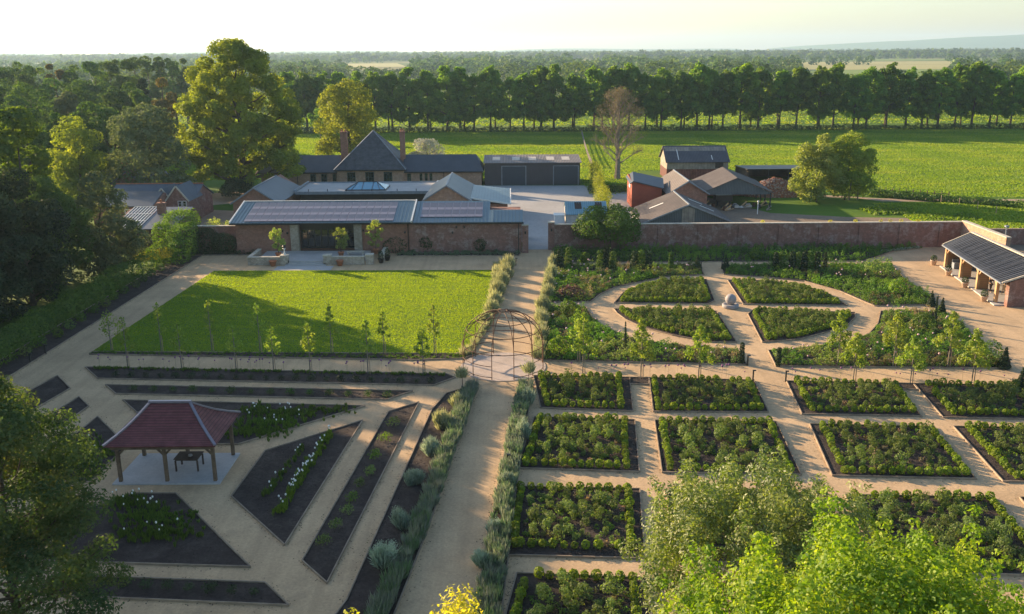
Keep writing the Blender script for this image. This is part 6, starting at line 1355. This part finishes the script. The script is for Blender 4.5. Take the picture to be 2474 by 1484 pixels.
far('near_woodland', 'sunlit bushes and trees beyond the tree row', ln, 700, .85, 'leaf_wood')
ln = lines(540, 950, 26, 60, 260, 9, 1.0)+[(-330, 560, -60, 600, 8, 1.2), (20, 640, 260, 600, 8, 1.1), (-60, 560, 60, 580, 8, 1.0), (260, 560, 420, 590, 8, 1.25), (120, 520, 300, 540, 8, .95)]
far('mid_woodland', 'woods and hedgerow trees in the middle distance', ln, 240, 1.7)
ln = [l for l in lines(1000, 2300, 85, 80, 500, 11, 1.0) if not (.3 < (l[0]+l[2])/(l[1]+l[3]) < .5 and 1300 < l[1] < 2250) and not (-.2 < (l[0]+l[2])/(l[1]+l[3]) < -.1 and l[1] > 1500)]
ln += [(-260, 1500, 200, 1450, 9, 1.3), (-250, 1540, 230, 1480, 9, 1.3), (430, 1330, 640, 1400, 10, 1.0), (500, 2280, 1100, 2240, 10, 1.1)]
far('distant_woodland', 'hazy woods and hedgerows farther away', ln, 90, 3.2)
for ya_, yb_, mt_ in ((640, 830, 'straw'), (840, 1120, 'pasture'), (1130, 1440, 'straw')): sheet('field', [(.29*ya_, ya_), (.48*ya_, ya_), (.48*yb_, yb_), (.29*yb_, yb_)], .05, mt_)
sheet('field', [(.3*1450, 1450), (.47*1450, 1450), (.47*1800, 1800), (.31*1800, 1800)], .05, 'straw')
sheet('field', [(.34*1900, 1900), (.5*1900, 1900), (.5*2180, 2180), (.33*2180, 2180)], .05, 'pasture')
sheet('field', [(-.2*1550, 1550), (-.11*1550, 1550), (-.12*2000, 2000), (-.19*2000, 2000)], .05, 'straw')
sheet('field', [(-.05*980, 980), (.12*980, 980), (.14*1180, 1180), (-.04*1180, 1180)], .05, 'pasture')
far('horizon_woodland', 'faint belts of trees near the horizon', lines(2400, 6500, 190, 200, 1500, 26, 1.25), 34, 8., 'leaf_far', 13, 20)
# ---- foreground tree tops
def fore(name, lb, x, yt, w, Y, mat, n, nl, ls, **k):
    X, _, h = Z(x, yt, Y); h -= 1.7 if k.get('extra') else 0; return tree(name, lb, 'tree', X, Y, h, w, n=n, nl=nl, ls=ls, mat=mat, **k)
def lobes(n, w, h, hh, seed):
    r = random.Random(seed); out = []
    for i in range(n):
        a = i*2.4; q = math.sqrt((i+.5)/n)*w*.46; z0 = h-.4-(q/(w*.5))**2*hh*.8-r.uniform(0, .9); L = r.uniform(1.9, 2.9)
        for j in range(6):
            t_ = j/5; R = .74*(1-.66*t_)*r.uniform(.85, 1.1); out.append((math.cos(a)*(q+t_*.35)+r.uniform(-.12, .12), math.sin(a)*(q+t_*.35)+r.uniform(-.12, .12), z0-2.3+L*t_, R, R, R*.8))
    return out
hl = Z(2080, 1250, 20.5)[2]; ha_ = Z(1850, 1060, 30)[2]
fore('ash_tree', 'leafy sunlit tree top with drooping leaves in the lower right foreground', 1850, 1030, 9.6, 30, 'leaf_fore', 95, 80000, .15, cb=3.5, pr=.085, seed=201, shape='egg', shell=.4, extra=lobes(30, 9.6, ha_, 4., 78), asp=.38, limbs=50, up=.5, cull=.35)
fore('lime_tree', 'bright lime green tree top in the bottom right corner', 2190, 1222, 13.5, 20.5, 'leaf_lime', 60, 130000, .125, cb=4, pr=.1, seed=202, shape='dome', shell=.35, limbs=50, up=.4, cull=.4, extra=lobes(38, 13.5, hl, 4.6, 77))
fore('leaf_tree', 'olive green tree top filling the bottom left corner', -50, 908, 8.2, 32, 'leaf_forel', 110, 80000, .13, cb=3, pr=.1, seed=203, shape='dome', shell=.35, limbs=50, up=.4, cull=.35)
Xa, _, ha = Z(1105, 1418, 14.5)
tree('sapling_top', 'small yellow-leaved tree tip at the bottom edge near the main path', 'tree', Xa, 14.5, ha, 1.9, cb=ha-2.6, n=16, nl=2600, ls=.085, mat='leaf_yellow', pr=.16, seed=204, shape='cone', tr=.08, shell=.2, cull=0, asp=.45)
Xa, _, ha = Z(842, 1460, 14.5)
tree('sapling_top', 'tiny yellow-leaved twig tip at the bottom edge, left of the main path', 'tree', Xa, 14.5, ha, .8, cb=ha-1.5, n=8, nl=500, ls=.08, mat='leaf_yellow', pr=.2, seed=205, shape='cone', tr=.05, shell=.2, cull=0, asp=.45)

# ------------------------------------------------------------------ HAZE, SKY, SUN, CAMERA
HZ = 1.15e-4
t = NT('haze'); pv = t.n('ShaderNodeVolumePrincipled'); pv.inputs['Density'].default_value = HZ; pv.inputs['Color'].default_value = (.52, .76, 1., 1); pv.inputs['Anisotropy'].default_value = .25
t.l(pv.outputs[0], t.out.inputs['Volume']); MATS['haze'] = t.m
m = MB(); m.box(-9100, 9100, -200, 11200, -6, 170); o = m.build('haze', 'haze'); o['kind'] = 'stuff'; o['label'] = 'thin pale haze in the air over the countryside'
SA = math.radians(-52.); SE = math.radians(14.)
w = bpy.data.worlds.new('World'); sc.world = w; w.use_nodes = True; nt = w.node_tree; nt.nodes.clear()
sky = nt.nodes.new('ShaderNodeTexSky'); sky.sky_type = 'NISHITA'; sky.sun_disc = False; sky.sun_elevation = SE; sky.sun_rotation = SA; sky.dust_density = 1.0; sky.air_density = 1.; sky.ozone_density = 1.6
bg = nt.nodes.new('ShaderNodeBackground'); bg.inputs['Strength'].default_value = .085; ow = nt.nodes.new('ShaderNodeOutputWorld')
nt.links.new(sky.outputs[0], bg.inputs[0]); nt.links.new(bg.outputs[0], ow.inputs[0])
sl = bpy.data.lights.new('sun', 'SUN'); sl.energy = 5.; sl.angle = math.radians(.6); sl.color = (1., .72, .44); so = bpy.data.objects.new('sun', sl); COL.objects.link(so)
sd = Vector((math.sin(SA)*math.cos(SE), math.cos(SA)*math.cos(SE), math.sin(SE))); so.rotation_euler = sd.to_track_quat('Z', 'Y').to_euler(); so.location = (-100, 100, 80)
cd = bpy.data.cameras.new('camera'); cam = bpy.data.objects.new('camera', cd); COL.objects.link(cam); sc.camera = cam
from mathutils import Matrix
Rm = Matrix((tuple(cR), tuple(cU), tuple(-_f))).transposed(); cam.matrix_world = Matrix.Translation((0, 0, CH)) @ Rm.to_4x4()
cd.sensor_width = 36; cd.lens = 36*F/2473; cd.clip_start = .5; cd.clip_end = 30000
sc.view_settings.view_transform = 'Standard'; sc.view_settings.look = 'None'; sc.view_settings.gamma = 1; sc.view_settings.exposure = 1.6
cy_ = sc.cycles; cy_.max_bounces = 6; cy_.diffuse_bounces = 3; cy_.transmission_bounces = 3; cy_.glossy_bounces = 2; cy_.volume_bounces = 0; cy_.caustics_reflective = False; cy_.caustics_refractive = False
for o in list(sc.objects):
    if 'label' in o and o['label'] == '': o['label'] = o.name
print('objects', len(sc.objects), 'faces', sum(len(o.data.polygons) for o in sc.objects if o.type == 'MESH'))
for o in sc.objects:
    if 'label' in o and not 4 <= len(o['label'].replace('-', '-').split()) <= 16: print('LABEL', len(o['label'].split()), o.name, o['label'])
